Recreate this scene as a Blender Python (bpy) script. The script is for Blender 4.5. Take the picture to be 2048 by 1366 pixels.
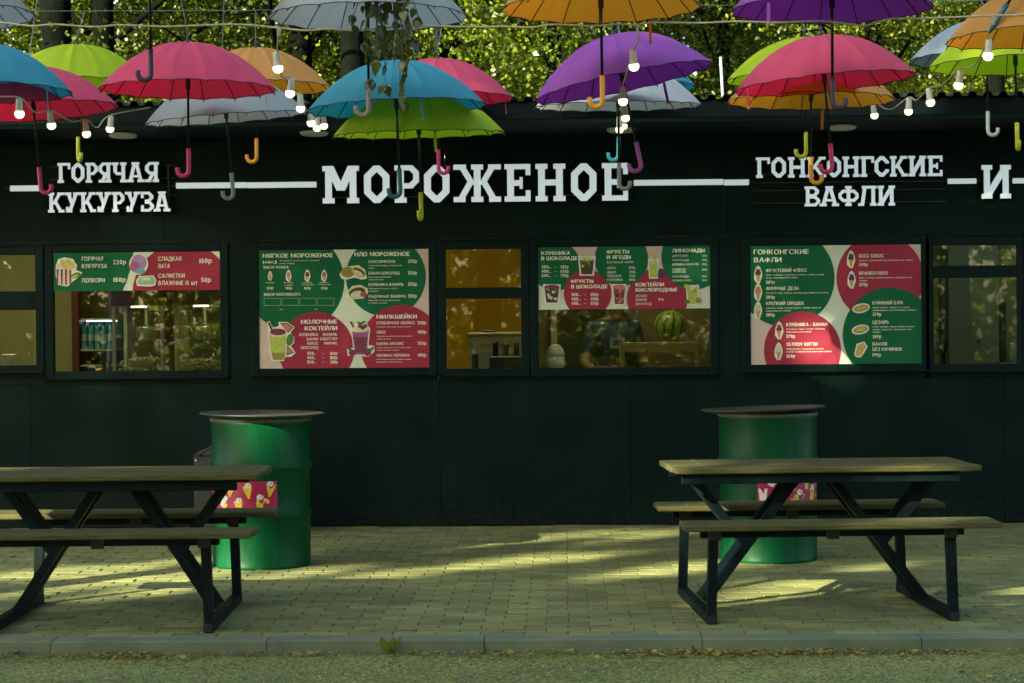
import bpy, bmesh, math, random
import numpy as np
from mathutils import Vector, Matrix

R = math.radians
random.seed(7)
for o in list(bpy.data.objects):
    bpy.data.objects.remove(o)
sc = bpy.context.scene
COL = sc.collection

# ------------------------------------------------------------------ camera
FPX = 4100.0                       # focal length in pixels of the 2048 wide photograph
CAMP = Vector((0.0, -14.3, 1.41))
YAW, PITCH, ROLL = R(1.5), math.atan(37 / FPX), 0.0085
_F = Vector((-math.sin(YAW) * math.cos(PITCH), math.cos(YAW) * math.cos(PITCH), -math.sin(PITCH)))
_R0 = Vector((math.cos(YAW), math.sin(YAW), 0))
_U0 = _R0.cross(_F)
_R = _R0 * math.cos(ROLL) - _U0 * math.sin(ROLL)
_U = _U0 * math.cos(ROLL) + _R0 * math.sin(ROLL)
cam = bpy.data.cameras.new('camera')
cam.sensor_width = 36.0
cam.lens = FPX / 2048 * 36.0
cam.clip_start = 0.1
cam.clip_end = 600
camo = bpy.data.objects.new('camera', cam)
COL.objects.link(camo)
m = Matrix((_R, _U, -_F)).transposed().to_4x4()
m.translation = CAMP
camo.matrix_world = m
sc.camera = camo
cam.dof.use_dof = True
cam.dof.focus_distance = 12.3
cam.dof.aperture_fstop = 5.6

# ------------------------------------------------------------------ sky, sun, exposure
SUN_EL = R(25)
SUN_AZ = Vector((0.655, 0.755, 0)).normalized()      # the way the light travels over the ground
SUND = SUN_AZ * math.cos(SUN_EL) + Vector((0, 0, -math.sin(SUN_EL)))
world = bpy.data.worlds.new('World')
sc.world = world
world.use_nodes = True
wn = world.node_tree
sky = wn.nodes.new('ShaderNodeTexSky')
sky.sky_type = 'NISHITA'
sky.sun_disc = False
sky.sun_elevation = SUN_EL
sky.sun_rotation = math.atan2(-SUN_AZ.x, -SUN_AZ.y)
sky.air_density = 1.0
sky.dust_density = 2.5
bg = wn.nodes['Background']
bg.inputs['Strength'].default_value = 0.10
wn.links.new(sky.outputs[0], bg.inputs[0])
sun = bpy.data.lights.new('sun', 'SUN')
sun.energy = 5.0
sun.angle = R(0.53)
sun.color = (1.0, 0.90, 0.66)
suno = bpy.data.objects.new('sun', sun)
COL.objects.link(suno)
suno.rotation_euler = SUND.to_track_quat('-Z', 'Y').to_euler()
suno.location = (-20, -20, 30)
vs = sc.view_settings
vs.view_transform = 'Standard'
vs.look = 'None'
vs.gamma = 1.0
vs.use_curve_mapping = False
vs.exposure = 2.28
sc.cycles.max_bounces = 8
sc.cycles.transparent_max_bounces = 12
sc.cycles.sample_clamp_indirect = 6.0
sc.cycles.use_denoising = True

# ------------------------------------------------------------------ pixels to places
def ray(px, py):
    return _F * FPX + _R * (px - 1024.0) + _U * (683.0 - py)
def on_y(px, py, y):               # where the ray meets the vertical plane Y = y
    d = ray(px, py)
    return CAMP + d * ((y - CAMP.y) / d.y)
def on_z(px, py, z=0.0):           # where the ray meets the level plane Z = z
    d = ray(px, py)
    return CAMP + d * ((z - CAMP.z) / d.z)
def at_d(px, py, dist):            # at this distance along the view axis
    return CAMP + ray(px, py) * (dist / FPX)

def lin(v):
    v = v / 255.0
    return v / 12.92 if v <= 0.04045 else ((v + 0.055) / 1.055) ** 2.4
def C(r, g, b):
    return (lin(r), lin(g), lin(b))

# ------------------------------------------------------------------ materials
def new_mat(name):
    mt = bpy.data.materials.new(name)
    mt.use_nodes = True
    return mt, mt.node_tree.nodes, mt.node_tree.links, mt.node_tree.nodes['Principled BSDF']
def mat(name, col, rough=0.6, var=0.0, scale=8.0, bump=0.0, bscale=60.0, metal=0.0, spec=0.5, stretch=(1, 1, 1), col2=None, coord='Object', detail=6.0):
    mt, N, L, P = new_mat(name)
    P.inputs['Base Color'].default_value = (*col, 1)
    P.inputs['Roughness'].default_value = rough
    P.inputs['Metallic'].default_value = metal
    P.inputs['Specular IOR Level'].default_value = spec
    if var > 0 or col2 or bump > 0:
        tc = N.new('ShaderNodeTexCoord')
        mp = N.new('ShaderNodeMapping')
        mp.inputs['Scale'].default_value = stretch
        L.new(tc.outputs[coord], mp.inputs[0])
    if var > 0 or col2:
        nz = N.new('ShaderNodeTexNoise')
        nz.inputs['Scale'].default_value = scale
        nz.inputs['Detail'].default_value = detail
        nz.inputs['Roughness'].default_value = 0.65
        L.new(mp.outputs[0], nz.inputs['Vector'])
        cr = N.new('ShaderNodeValToRGB')
        cr.color_ramp.elements[0].position = 0.3
        cr.color_ramp.elements[1].position = 0.7
        a = col2 if col2 else tuple(x * (1 - var) for x in col)
        b = col if col2 else tuple(min(1, x * (1 + var)) for x in col)
        cr.color_ramp.elements[0].color = (*a, 1)
        cr.color_ramp.elements[1].color = (*b, 1)
        L.new(nz.outputs['Fac'], cr.inputs[0])
        L.new(cr.outputs[0], P.inputs['Base Color'])
        mr = N.new('ShaderNodeMapRange')
        mr.inputs['To Min'].default_value = max(0, rough - 0.12)
        mr.inputs['To Max'].default_value = min(1, rough + 0.12)
        L.new(nz.outputs['Fac'], mr.inputs['Value'])
        L.new(mr.outputs[0], P.inputs['Roughness'])
    if bump > 0:
        n2 = N.new('ShaderNodeTexNoise')
        n2.inputs['Scale'].default_value = bscale
        n2.inputs['Detail'].default_value = 5
        L.new(mp.outputs[0], n2.inputs['Vector'])
        bp = N.new('ShaderNodeBump')
        bp.inputs['Strength'].default_value = bump
        bp.inputs['Distance'].default_value = 0.01
        L.new(n2.outputs['Fac'], bp.inputs['Height'])
        L.new(bp.outputs[0], P.inputs['Normal'])
    return mt
def emit(name, col, strength):
    mt, N, L, P = new_mat(name)
    P.inputs['Base Color'].default_value = (0.6, 0.6, 0.6, 1)
    P.inputs['Emission Color'].default_value = (*col, 1)
    P.inputs['Emission Strength'].default_value = strength
    return mt
def leaf_mat(name, c1, c2, trans=0.45, sat=1.0):
    mt, N, L, P = new_mat(name)
    N.remove(P)
    out = N['Material Output']
    at = N.new('ShaderNodeAttribute')
    at.attribute_name = 'rnd'
    cr = N.new('ShaderNodeValToRGB')
    cr.color_ramp.elements[0].color = (*c1, 1)
    cr.color_ramp.elements[1].color = (*c2, 1)
    L.new(at.outputs['Fac'], cr.inputs[0])
    df = N.new('ShaderNodeBsdfDiffuse')
    tr = N.new('ShaderNodeBsdfTranslucent')
    gl = N.new('ShaderNodeBsdfGlossy')
    gl.inputs['Roughness'].default_value = 0.35
    mx = N.new('ShaderNodeMixShader')
    mx.inputs[0].default_value = trans
    m2 = N.new('ShaderNodeMixShader')
    m2.inputs[0].default_value = 0.05
    L.new(cr.outputs[0], df.inputs[0])
    L.new(cr.outputs[0], tr.inputs[0])
    L.new(df.outputs[0], mx.inputs[1])
    L.new(tr.outputs[0], mx.inputs[2])
    L.new(mx.outputs[0], m2.inputs[1])
    L.new(gl.outputs[0], m2.inputs[2])
    L.new(m2.outputs[0], out.inputs[0])
    return mt
def cloth_mat(name, col, deep, trans=0.4):
    mt, N, L, P = new_mat(name)
    out = N['Material Output']
    P.inputs['Roughness'].default_value = 0.75
    P.inputs['Specular IOR Level'].default_value = 0.25
    tc = N.new('ShaderNodeTexCoord')
    nz = N.new('ShaderNodeTexNoise')
    nz.inputs['Scale'].default_value = 7
    nz.inputs['Detail'].default_value = 8
    L.new(tc.outputs['Object'], nz.inputs['Vector'])
    cr = N.new('ShaderNodeValToRGB')
    cr.color_ramp.elements[0].position = 0.3
    cr.color_ramp.elements[1].position = 0.75
    cr.color_ramp.elements[0].color = (*[x * 0.86 for x in col], 1)
    cr.color_ramp.elements[1].color = (*col, 1)
    L.new(nz.outputs['Fac'], cr.inputs[0])
    L.new(cr.outputs[0], P.inputs['Base Color'])
    wv = N.new('ShaderNodeTexNoise')
    wv.inputs['Scale'].default_value = 22
    wv.inputs['Detail'].default_value = 3
    wv.inputs['Distortion'].default_value = 1.2
    L.new(tc.outputs['Object'], wv.inputs['Vector'])
    bp = N.new('ShaderNodeBump')
    bp.inputs['Strength'].default_value = 0.35
    bp.inputs['Distance'].default_value = 0.006
    L.new(wv.outputs['Fac'], bp.inputs['Height'])
    L.new(bp.outputs[0], P.inputs['Normal'])
    tr = N.new('ShaderNodeBsdfTranslucent')
    tr.inputs[0].default_value = (*deep, 1)
    mx = N.new('ShaderNodeMixShader')
    mx.inputs[0].default_value = trans
    L.new(P.outputs[0], mx.inputs[1])
    L.new(tr.outputs[0], mx.inputs[2])
    L.new(mx.outputs[0], out.inputs[0])
    return mt
def glass_mat(name, ior=1.65, tint=(0.93, 0.96, 0.93)):
    mt, N, L, P = new_mat(name)
    N.remove(P)
    out = N['Material Output']
    t = N.new('ShaderNodeBsdfTransparent')
    t.inputs[0].default_value = (*tint, 1)
    g = N.new('ShaderNodeBsdfGlossy')
    g.inputs['Roughness'].default_value = 0.01
    f = N.new('ShaderNodeFresnel')
    f.inputs[0].default_value = ior
    mx = N.new('ShaderNodeMixShader')
    L.new(f.outputs[0], mx.inputs[0])
    L.new(t.outputs[0], mx.inputs[1])
    L.new(g.outputs[0], mx.inputs[2])
    L.new(mx.outputs[0], out.inputs[0])
    return mt

M = {}
def wall_material():
    mt, N, L, P = new_mat('black_paint')
    tc = N.new('ShaderNodeTexCoord')
    n1 = N.new('ShaderNodeTexNoise'); n1.inputs['Scale'].default_value = 2.2; n1.inputs['Detail'].default_value = 7
    n2 = N.new('ShaderNodeTexNoise'); n2.inputs['Scale'].default_value = 26; n2.inputs['Detail'].default_value = 8; n2.inputs['Roughness'].default_value = .7
    n3 = N.new('ShaderNodeTexNoise'); n3.inputs['Scale'].default_value = 58; n3.inputs['Detail'].default_value = 1
    for n in (n1, n2, n3): L.new(tc.outputs['Object'], n.inputs['Vector'])
    cr = N.new('ShaderNodeValToRGB'); cr.color_ramp.elements[0].position = .3; cr.color_ramp.elements[1].position = .72
    cr.color_ramp.elements[0].color = (.0008, .0075, .0056, 1); cr.color_ramp.elements[1].color = (.0022, .0140, .0105, 1)
    L.new(n1.outputs['Fac'], cr.inputs[0])
    sp = N.new('ShaderNodeSeparateXYZ'); L.new(tc.outputs['Object'], sp.inputs[0])
    zr = N.new('ShaderNodeMapRange'); zr.inputs['From Min'].default_value = .0; zr.inputs['From Max'].default_value = .30; zr.inputs['To Min'].default_value = .95; zr.inputs['To Max'].default_value = .12
    L.new(sp.outputs[2], zr.inputs['Value'])
    dr = N.new('ShaderNodeMapRange'); dr.inputs['From Min'].default_value = .46; dr.inputs['From Max'].default_value = .72; L.new(n2.outputs['Fac'], dr.inputs['Value'])
    mu = N.new('ShaderNodeMath'); mu.operation = 'MULTIPLY'; L.new(zr.outputs[0], mu.inputs[0]); L.new(dr.outputs[0], mu.inputs[1])
    m1 = N.new('ShaderNodeMix'); m1.data_type = 'RGBA'; L.new(mu.outputs[0], m1.inputs['Factor']); L.new(cr.outputs[0], m1.inputs[6]); m1.inputs[7].default_value = (.020, .026, .014, 1)
    s3 = N.new('ShaderNodeMapRange'); s3.inputs['From Min'].default_value = .80; s3.inputs['From Max'].default_value = .83; L.new(n3.outputs['Fac'], s3.inputs['Value'])
    m2 = N.new('ShaderNodeMix'); m2.data_type = 'RGBA'; L.new(s3.outputs[0], m2.inputs['Factor']); L.new(m1.outputs[2], m2.inputs[6]); m2.inputs[7].default_value = (.09, .11, .09, 1)
    L.new(m2.outputs[2], P.inputs['Base Color'])
    P.inputs['Specular IOR Level'].default_value = .10
    rr = N.new('ShaderNodeMapRange'); rr.inputs['To Min'].default_value = .34; rr.inputs['To Max'].default_value = .7; L.new(n1.outputs['Fac'], rr.inputs['Value']); L.new(rr.outputs[0], P.inputs['Roughness'])
    bp = N.new('ShaderNodeBump'); bp.inputs['Strength'].default_value = .06; bp.inputs['Distance'].default_value = .01; L.new(n1.outputs['Fac'], bp.inputs['Height']); L.new(bp.outputs[0], P.inputs['Normal'])
    return mt
M['wall'] = wall_material()
M['soffit'] = mat('black_sheet', (0.0008, 0.0085, 0.0085), 0.62, var=0.2, scale=2, spec=0.2)
M['frame'] = mat('black_frame', (0.0010, 0.0100, 0.0085), 0.48, var=0.2, scale=12, spec=0.13)
M['rail'] = mat('black_rail', (0.012, 0.014, 0.014), 0.45)
M['roofing'] = mat('roof_sheet', (0.018, 0.024, 0.022), 0.5, var=0.3, scale=6)
M['glass'] = glass_mat('window_glass')
M['clear'] = glass_mat('acrylic', 1.4, (0.9, 0.95, 0.93))
M['letter'] = emit('letter_face', (0.58, 0.74, 0.80), 0.122)
M['led'] = emit('light_bar_face', (0.58, 0.74, 0.78), 0.112)
M['bulb'] = emit('bulb_glow', (1.0, 0.93, 0.46), 0.62)
M['disc'] = mat('disc_white', (0.66, 0.72, 0.62), 0.5)
M['socket'] = mat('bulb_socket', (0.50, 0.50, 0.36), 0.5, var=0.2, scale=30)
M['cable'] = mat('cable_beige', (0.42, 0.38, 0.22), 0.6, var=0.2, scale=30)
M['wire'] = mat('steel_wire', (0.12, 0.22, 0.18), 0.5, metal=0.2)
M['steel'] = mat('post_steel', (0.03, 0.045, 0.045), 0.5, var=0.3, scale=10)
M['black'] = mat('black_plastic', (0.012, 0.014, 0.014), 0.35)
M['shaft'] = mat('umbrella_shaft', (0.010, 0.012, 0.012), 0.25, metal=0.3)
M['rib'] = mat('umbrella_rib', (0.012, 0.011, 0.010), 0.4)
M['brass'] = mat('ferrule_metal', (0.35, 0.32, 0.22), 0.35, metal=0.9)
M['wood'] = mat('weathered_wood', (0.098, 0.100, 0.034), 0.8, scale=5, stretch=(1.2, 26, 26), col2=(0.034, 0.036, 0.013), bump=0.35, bscale=9, spec=0.12)
M['tframe'] = mat('table_steel', (0.002, 0.0085, 0.0088), 0.5, var=0.35, scale=14, bump=0.05, bscale=50, spec=0.12)
def barrel_material():
    mt, N, L, P = new_mat('barrel_green')
    P.inputs['Specular IOR Level'].default_value = 0.14
    tc = N.new('ShaderNodeTexCoord')
    mp = N.new('ShaderNodeMapping'); mp.inputs['Scale'].default_value = (3, 3, .7); L.new(tc.outputs['Object'], mp.inputs[0])
    n1 = N.new('ShaderNodeTexNoise'); n1.inputs['Scale'].default_value = 4; n1.inputs['Detail'].default_value = 5; L.new(mp.outputs[0], n1.inputs['Vector'])
    cr = N.new('ShaderNodeValToRGB'); cr.color_ramp.elements[0].position = .3; cr.color_ramp.elements[1].position = .7
    cr.color_ramp.elements[0].color = (.0001, .042, .012, 1); cr.color_ramp.elements[1].color = (.0002, .066, .019, 1)
    L.new(n1.outputs['Fac'], cr.inputs[0])
    n2 = N.new('ShaderNodeTexNoise'); n2.inputs['Scale'].default_value = 26; n2.inputs['Detail'].default_value = 9; n2.inputs['Roughness'].default_value = .7; L.new(mp.outputs[0], n2.inputs['Vector'])
    c2 = N.new('ShaderNodeValToRGB'); c2.color_ramp.elements[0].position = .57; c2.color_ramp.elements[1].position = .72
    c2.color_ramp.elements[1].color = (.75, .75, .75, 1)
    L.new(n2.outputs['Fac'], c2.inputs[0])
    mx = N.new('ShaderNodeMix'); mx.data_type = 'RGBA'
    L.new(c2.outputs[0], mx.inputs['Factor']); L.new(cr.outputs[0], mx.inputs[6]); mx.inputs[7].default_value = (.045, .050, .022, 1)
    L.new(mx.outputs[2], P.inputs['Base Color'])
    mr = N.new('ShaderNodeMapRange'); mr.inputs['To Min'].default_value = .26; mr.inputs['To Max'].default_value = .5; L.new(n2.outputs['Fac'], mr.inputs['Value']); L.new(mr.outputs[0], P.inputs['Roughness'])
    n3 = N.new('ShaderNodeTexNoise'); n3.inputs['Scale'].default_value = 4.5; n3.inputs['Detail'].default_value = 2; L.new(tc.outputs['Object'], n3.inputs['Vector'])
    bp = N.new('ShaderNodeBump'); bp.inputs['Strength'].default_value = .5; bp.inputs['Distance'].default_value = .02; L.new(n3.outputs['Fac'], bp.inputs['Height']); L.new(bp.outputs[0], P.inputs['Normal'])
    return mt
M['barrel'] = barrel_material()
M['lid'] = mat('barrel_lid', (0.022, 0.034, 0.030), 0.45, col2=(0.045, 0.055, 0.04), scale=30)
M['rim'] = mat('barrel_rim', (0.07, 0.095, 0.06), 0.5, var=0.3, scale=25)
M['sticker'] = mat('sticker_crimson', (0.30, 0.004, 0.055), 0.45, var=0.15, scale=20)
M['st_yellow'] = mat('sticker_yellow', (0.62, 0.42, 0.02), 0.5, var=0.25, scale=60)
M['st_white'] = mat('sticker_white', (0.62, 0.60, 0.52), 0.5)
M['st_dark'] = mat('sticker_dark', (0.06, 0.03, 0.03), 0.5)
M['green_p'] = mat('print_green', (0.010, 0.110, 0.042), 0.42, var=0.12, scale=3, spec=0.12)
M['red_p'] = mat('print_red', (0.29, 0.032, 0.055), 0.42, var=0.12, scale=3, spec=0.12)
M['mint_p'] = mat('print_mint', (0.54, 0.62, 0.46), 0.45, var=0.06, scale=2, spec=0.12)
M['beige_p'] = mat('print_beige', (0.54, 0.44, 0.36), 0.45, var=0.1, scale=4, spec=0.12)
M['text_p'] = mat('print_text', (0.84, 0.88, 0.68), 0.5, spec=0.1)
M['white_p'] = mat('print_white', (0.66, 0.66, 0.55), 0.5)
for k, c in dict(p_lime=(0.36, 0.46, 0.06), p_green=(0.06, 0.16, 0.02), p_red=(0.35, 0.05, 0.05), p_brown=(0.05, 0.03, 0.015), p_tan=(0.45, 0.29, 0.07), p_pink=(0.48, 0.18, 0.22), p_purple=(0.30, 0.09, 0.20), p_berry=(0.17, 0.03, 0.07), p_yellow=(0.5, 0.42, 0.10), p_cream=(0.55, 0.52, 0.36), p_blue=(0.10, 0.30, 0.38), p_mint=(0.24, 0.42, 0.24), p_dkblue=(0.04, 0.03, 0.12), p_salmon=(0.45, 0.16, 0.11), p_lilac=(0.34, 0.20, 0.36), p_olive=(0.24, 0.20, 0.03), p_dkred=(0.16, 0.025, 0.025)).items():
    M[k] = mat('print_' + k[2:], c, 0.5, var=0.15, scale=40)
M['road'] = None

UM = {}
def ucol(name, col, deep, t=0.4):
    UM[name] = cloth_mat('cloth_' + name, col, deep, t)
ucol('pink', (0.86, 0.115, 0.20), (0.90, 0.010, 0.055), 0.42)
ucol('teal', (0.070, 0.38, 0.46), (0.012, 0.32, 0.40), 0.36)
ucol('lime', (0.48, 0.68, 0.02), (0.42, 0.62, 0.01), 0.42)
ucol('grey', (0.44, 0.49, 0.46), (0.52, 0.54, 0.46), 0.45)
ucol('white', (0.60, 0.66, 0.60), (0.52, 0.52, 0.42), 0.32)
ucol('orange', (0.80, 0.42, 0.11), (0.85, 0.30, 0.012), 0.5)
ucol('purple', (0.42, 0.12, 0.52), (0.17, 0.006, 0.22), 0.40)
ucol('slate', (0.26, 0.33, 0.37), (0.16, 0.2, 0.2), 0.22)
HM = {}
for k, c in dict(pink=(0.50, 0.035, 0.15), teal=(0.012, 0.12, 0.17), lime=(0.46, 0.52, 0.015), grey=(0.20, 0.25, 0.24), orange=(0.72, 0.34, 0.02), purple=(0.30, 0.06, 0.30), dark=(0.035, 0.022, 0.06), aqua=(0.03, 0.34, 0.42), brownish=(0.22, 0.20, 0.15)).items():
    HM[k] = mat('handle_' + k, c, 0.5, var=0.12, scale=30)

# ------------------------------------------------------------------ mesh helpers
class MB:
    def __init__(s):
        s.v, s.f, s.mi, s.att = [], [], [], None
    def poly(s, pts, mi=0):
        b = len(s.v)
        s.v += [tuple(p) for p in pts]
        s.f.append(tuple(range(b, b + len(pts))))
        s.mi.append(mi)
        return s
    def box(s, a, b, mi=0, bev=0.0):
        x0, x1 = min(a[0], b[0]), max(a[0], b[0])
        y0, y1 = min(a[1], b[1]), max(a[1], b[1])
        z0, z1 = min(a[2], b[2]), max(a[2], b[2])
        k = len(s.v)
        if bev <= 0:
            s.v += [(x0, y0, z0), (x1, y0, z0), (x1, y1, z0), (x0, y1, z0), (x0, y0, z1), (x1, y0, z1), (x1, y1, z1), (x0, y1, z1)]
            fs = [(0, 3, 2, 1), (4, 5, 6, 7), (0, 1, 5, 4), (1, 2, 6, 5), (2, 3, 7, 6), (3, 0, 4, 7)]
        else:
            bm = bmesh.new()
            bmesh.ops.create_cube(bm, size=1.0)
            for v in bm.verts:
                v.co = Vector(((x0 + x1) / 2 + v.co.x * (x1 - x0), (y0 + y1) / 2 + v.co.y * (y1 - y0), (z0 + z1) / 2 + v.co.z * (z1 - z0)))
            bmesh.ops.bevel(bm, geom=bm.edges[:], offset=bev, segments=1, affect='EDGES', profile=0.5)
            bm.verts.index_update()
            s.v += [tuple(v.co) for v in bm.verts]
            fs = [tuple(v.index for v in f.verts) for f in bm.faces]
            bm.free()
        for f in fs:
            s.f.append(tuple(i + k for i in f))
            s.mi.append(mi)
        return s
    def beam(s, p, q, w, h, mi=0, up=(0, 0, 1)):
        # a rectangular bar from p to q, w wide and h high
        p, q = Vector(p), Vector(q)
        d = (q - p).normalized()
        u = Vector(up)
        if abs(d.dot(u)) > 0.98:
            u = Vector((0, 1, 0))
        r = d.cross(u).normalized()
        u = r.cross(d).normalized()
        k = len(s.v)
        for c in (p, q):
            for a, b in ((-1, -1), (1, -1), (1, 1), (-1, 1)):
                s.v.append(tuple(c + r * (a * w / 2) + u * (b * h / 2)))
        for f in [(0, 1, 2, 3), (7, 6, 5, 4), (0, 4, 5, 1), (1, 5, 6, 2), (2, 6, 7, 3), (3, 7, 4, 0)]:
            s.f.append(tuple(i + k for i in f))
            s.mi.append(mi)
        return s
    def tube(s, pts, rad, n=8, mi=0, cap=True):
        pts = [Vector(p) for p in pts]
        rads = rad if hasattr(rad, '__len__') else [rad] * len(pts)
        k = len(s.v)
        ref = Vector((0.13, 0.31, 0.94))
        d0 = (pts[1] - pts[0]).normalized()
        if abs(d0.dot(ref)) > 0.9:
            ref = Vector((0.95, 0.2, 0.1))
        r = d0.cross(ref).normalized()
        for i, p in enumerate(pts):
            d = (pts[min(i + 1, len(pts) - 1)] - pts[max(i - 1, 0)]).normalized()
            r = (r - d * r.dot(d)).normalized()
            u = d.cross(r)
            for j in range(n):
                a = 2 * math.pi * j / n
                s.v.append(tuple(p + (r * math.cos(a) + u * math.sin(a)) * rads[i]))
        for i in range(len(pts) - 1):
            for j in range(n):
                a, b = k + i * n + j, k + i * n + (j + 1) % n
                s.f.append((a, b, b + n, a + n))
                s.mi.append(mi)
        if cap:
            s.f.append(tuple(k + j for j in reversed(range(n))))
            s.f.append(tuple(k + (len(pts) - 1) * n + j for j in range(n)))
            s.mi += [mi, mi]
        return s
    def lathe(s, prof, n=32, c=(0, 0, 0), mi=0, cap=True):
        k = len(s.v)
        for r, z in prof:
            for j in range(n):
                a = 2 * math.pi * j / n
                s.v.append((c[0] + r * math.cos(a), c[1] + r * math.sin(a), c[2] + z))
        for i in range(len(prof) - 1):
            for j in range(n):
                a, b = k + i * n + j, k + i * n + (j + 1) % n
                s.f.append((a, b, b + n, a + n))
                s.mi.append(mi)
        if cap:
            s.f.append(tuple(k + j for j in reversed(range(n))))
            s.f.append(tuple(k + (len(prof) - 1) * n + j for j in range(n)))
            s.mi += [mi, mi]
        return s
    def prism(s, pts2, y0, y1, mi=0, side=None):
        # outline in (x, z), pushed out from y0 to y1
        k, n = len(s.v), len(pts2)
        for y in (y0, y1):
            s.v += [(p[0], y, p[1]) for p in pts2]
        s.f.append(tuple(range(k, k + n)))
        s.f.append(tuple(reversed(range(k + n, k + 2 * n))))
        for i in range(n):
            j = (i + 1) % n
            s.f.append((k + j, k + i, k + n + i, k + n + j))
        s.mi += [mi] + [mi if side is None else side] * (n + 1)
        return s
    def mesh(s, name, mats=(), smooth=False, fix=True):
        me = bpy.data.meshes.new(name)
        me.from_pydata(s.v, [], s.f)
        for mt in (mats if isinstance(mats, (list, tuple)) else [mats]):
            me.materials.append(mt)
        if any(s.mi):
            me.polygons.foreach_set('material_index', s.mi)
        if fix:
            bm = bmesh.new()
            bm.from_mesh(me)
            bmesh.ops.recalc_face_normals(bm, faces=bm.faces[:])
            bm.to_mesh(me)
            bm.free()
        if smooth:
            for p in me.polygons:
                p.use_smooth = len(p.vertices) <= 4
        me.update()
        return me

def link(name, data, parent=None, loc=None, rot=None, kind=None):
    o = bpy.data.objects.new(name, data)
    COL.objects.link(o)
    if parent is not None:
        o.parent = parent
    if loc is not None:
        o.location = loc
    if rot is not None:
        o.rotation_euler = rot
    if kind:
        o['kind'] = kind
    return o
def part(name, mb, mt, parent=None, smooth=False, loc=None, rot=None, kind=None, fix=True):
    return link(name, mb.mesh(name, mt, smooth, fix), parent, loc, rot, kind)
def tag(o, label, cat, group=None):
    o['label'] = label
    o['category'] = cat
    if group:
        o['group'] = group
    return o
def thing(name, label, cat, loc=(0, 0, 0), rotz=0.0, group=None):
    o = link(name, None, None, loc, (0, 0, rotz))
    o.empty_display_size = 0.1
    return tag(o, label, cat, group)
def seg_smooth(pts, per=6):
    # Catmull-Rom through the points
    pts = [Vector(p) for p in pts]
    P = [pts[0] * 2 - pts[1]] + pts + [pts[-1] * 2 - pts[-2]]
    out = []
    for i in range(1, len(P) - 2):
        a, b, c, d = P[i - 1], P[i], P[i + 1], P[i + 2]
        for k in range(per):
            t = k / per
            out.append(0.5 * ((2 * b) + (c - a) * t + (2 * a - 5 * b + 4 * c - d) * t * t + (3 * b - a - 3 * c + d) * t ** 3))
    out.append(pts[-1])
    return out

# ================================================================== the setting
KERB_Y = on_z(1024, 1280).y             # front edge of the kerb
ROAD_Z = -0.068
PAV_X0, PAV_X1 = -7.0, 7.0

# --- road: coarse worn asphalt
def road_material():
    mt, N, L, P = new_mat('road_grit')
    tc = N.new('ShaderNodeTexCoord')
    n1 = N.new('ShaderNodeTexNoise'); n1.inputs['Scale'].default_value = 1.3; n1.inputs['Detail'].default_value = 6
    n2 = N.new('ShaderNodeTexNoise'); n2.inputs['Scale'].default_value = 70; n2.inputs['Detail'].default_value = 4
    vo = N.new('ShaderNodeTexVoronoi'); vo.inputs['Scale'].default_value = 95
    for n in (n1, n2, vo):
        L.new(tc.outputs['Object'], n.inputs['Vector'])
    cr = N.new('ShaderNodeValToRGB')
    cr.color_ramp.elements[0].position = 0.32; cr.color_ramp.elements[1].position = 0.68
    cr.color_ramp.elements[0].color = (0.155, 0.186, 0.032, 1); cr.color_ramp.elements[1].color = (0.255, 0.285, 0.062, 1)
    L.new(n1.outputs['Fac'], cr.inputs[0])
    c2 = N.new('ShaderNodeValToRGB')
    c2.color_ramp.elements[0].position = 0.36; c2.color_ramp.elements[1].position = 0.62
    c2.color_ramp.elements[0].color = (0.20, 0.22, 0.21, 1); c2.color_ramp.elements[1].color = (1.2, 1.2, 1.1, 1)
    L.new(n2.outputs['Fac'], c2.inputs[0])
    mu = N.new('ShaderNodeMix'); mu.data_type = 'RGBA'; mu.blend_type = 'MULTIPLY'; mu.inputs['Factor'].default_value = 1
    L.new(cr.outputs[0], mu.inputs[6]); L.new(c2.outputs[0], mu.inputs[7])
    L.new(mu.outputs[2], P.inputs['Base Color'])
    P.inputs['Roughness'].default_value = 0.9
    ad = N.new('ShaderNodeMath'); ad.operation = 'ADD'
    L.new(n2.outputs['Fac'], ad.inputs[0]); L.new(vo.outputs['Distance'], ad.inputs[1])
    bp = N.new('ShaderNodeBump'); bp.inputs['Strength'].default_value = 0.8; bp.inputs['Distance'].default_value = 0.012
    L.new(ad.outputs[0], bp.inputs['Height']); L.new(bp.outputs[0], P.inputs['Normal'])
    return mt
M['road'] = road_material()
M['soil'] = mat('park_soil', (0.055, 0.06, 0.02), 0.95, var=0.4, scale=0.8, bump=0.4, bscale=6)
g = MB()
g.poly([(-220, -220, ROAD_Z - 0.02), (220, -220, ROAD_Z - 0.02), (220, 220, ROAD_Z - 0.02), (-220, 220, ROAD_Z - 0.02)])
part('ground', g, M['soil'], kind='structure')
g = MB()
NX, NY = 120, 40
gx = np.linspace(-9, 9, NX + 1)
gy = np.linspace(-13.5, KERB_Y + 0.01, NY + 1)
rr = np.random.RandomState(3)
hh = rr.rand(NX + 1, NY + 1) * 0.006 - 0.003
for i in range(NX + 1):
    for j in range(NY + 1):
        g.v.append((gx[i], gy[j], ROAD_Z + hh[i, j] + 0.004))
for i in range(NX):
    for j in range(NY):
        a = i * (NY + 1) + j
        g.f.append((a, a + NY + 1, a + NY + 2, a + 1)); g.mi.append(0)
part('road', g, M['road'], smooth=True, kind='structure', fix=False)

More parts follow.
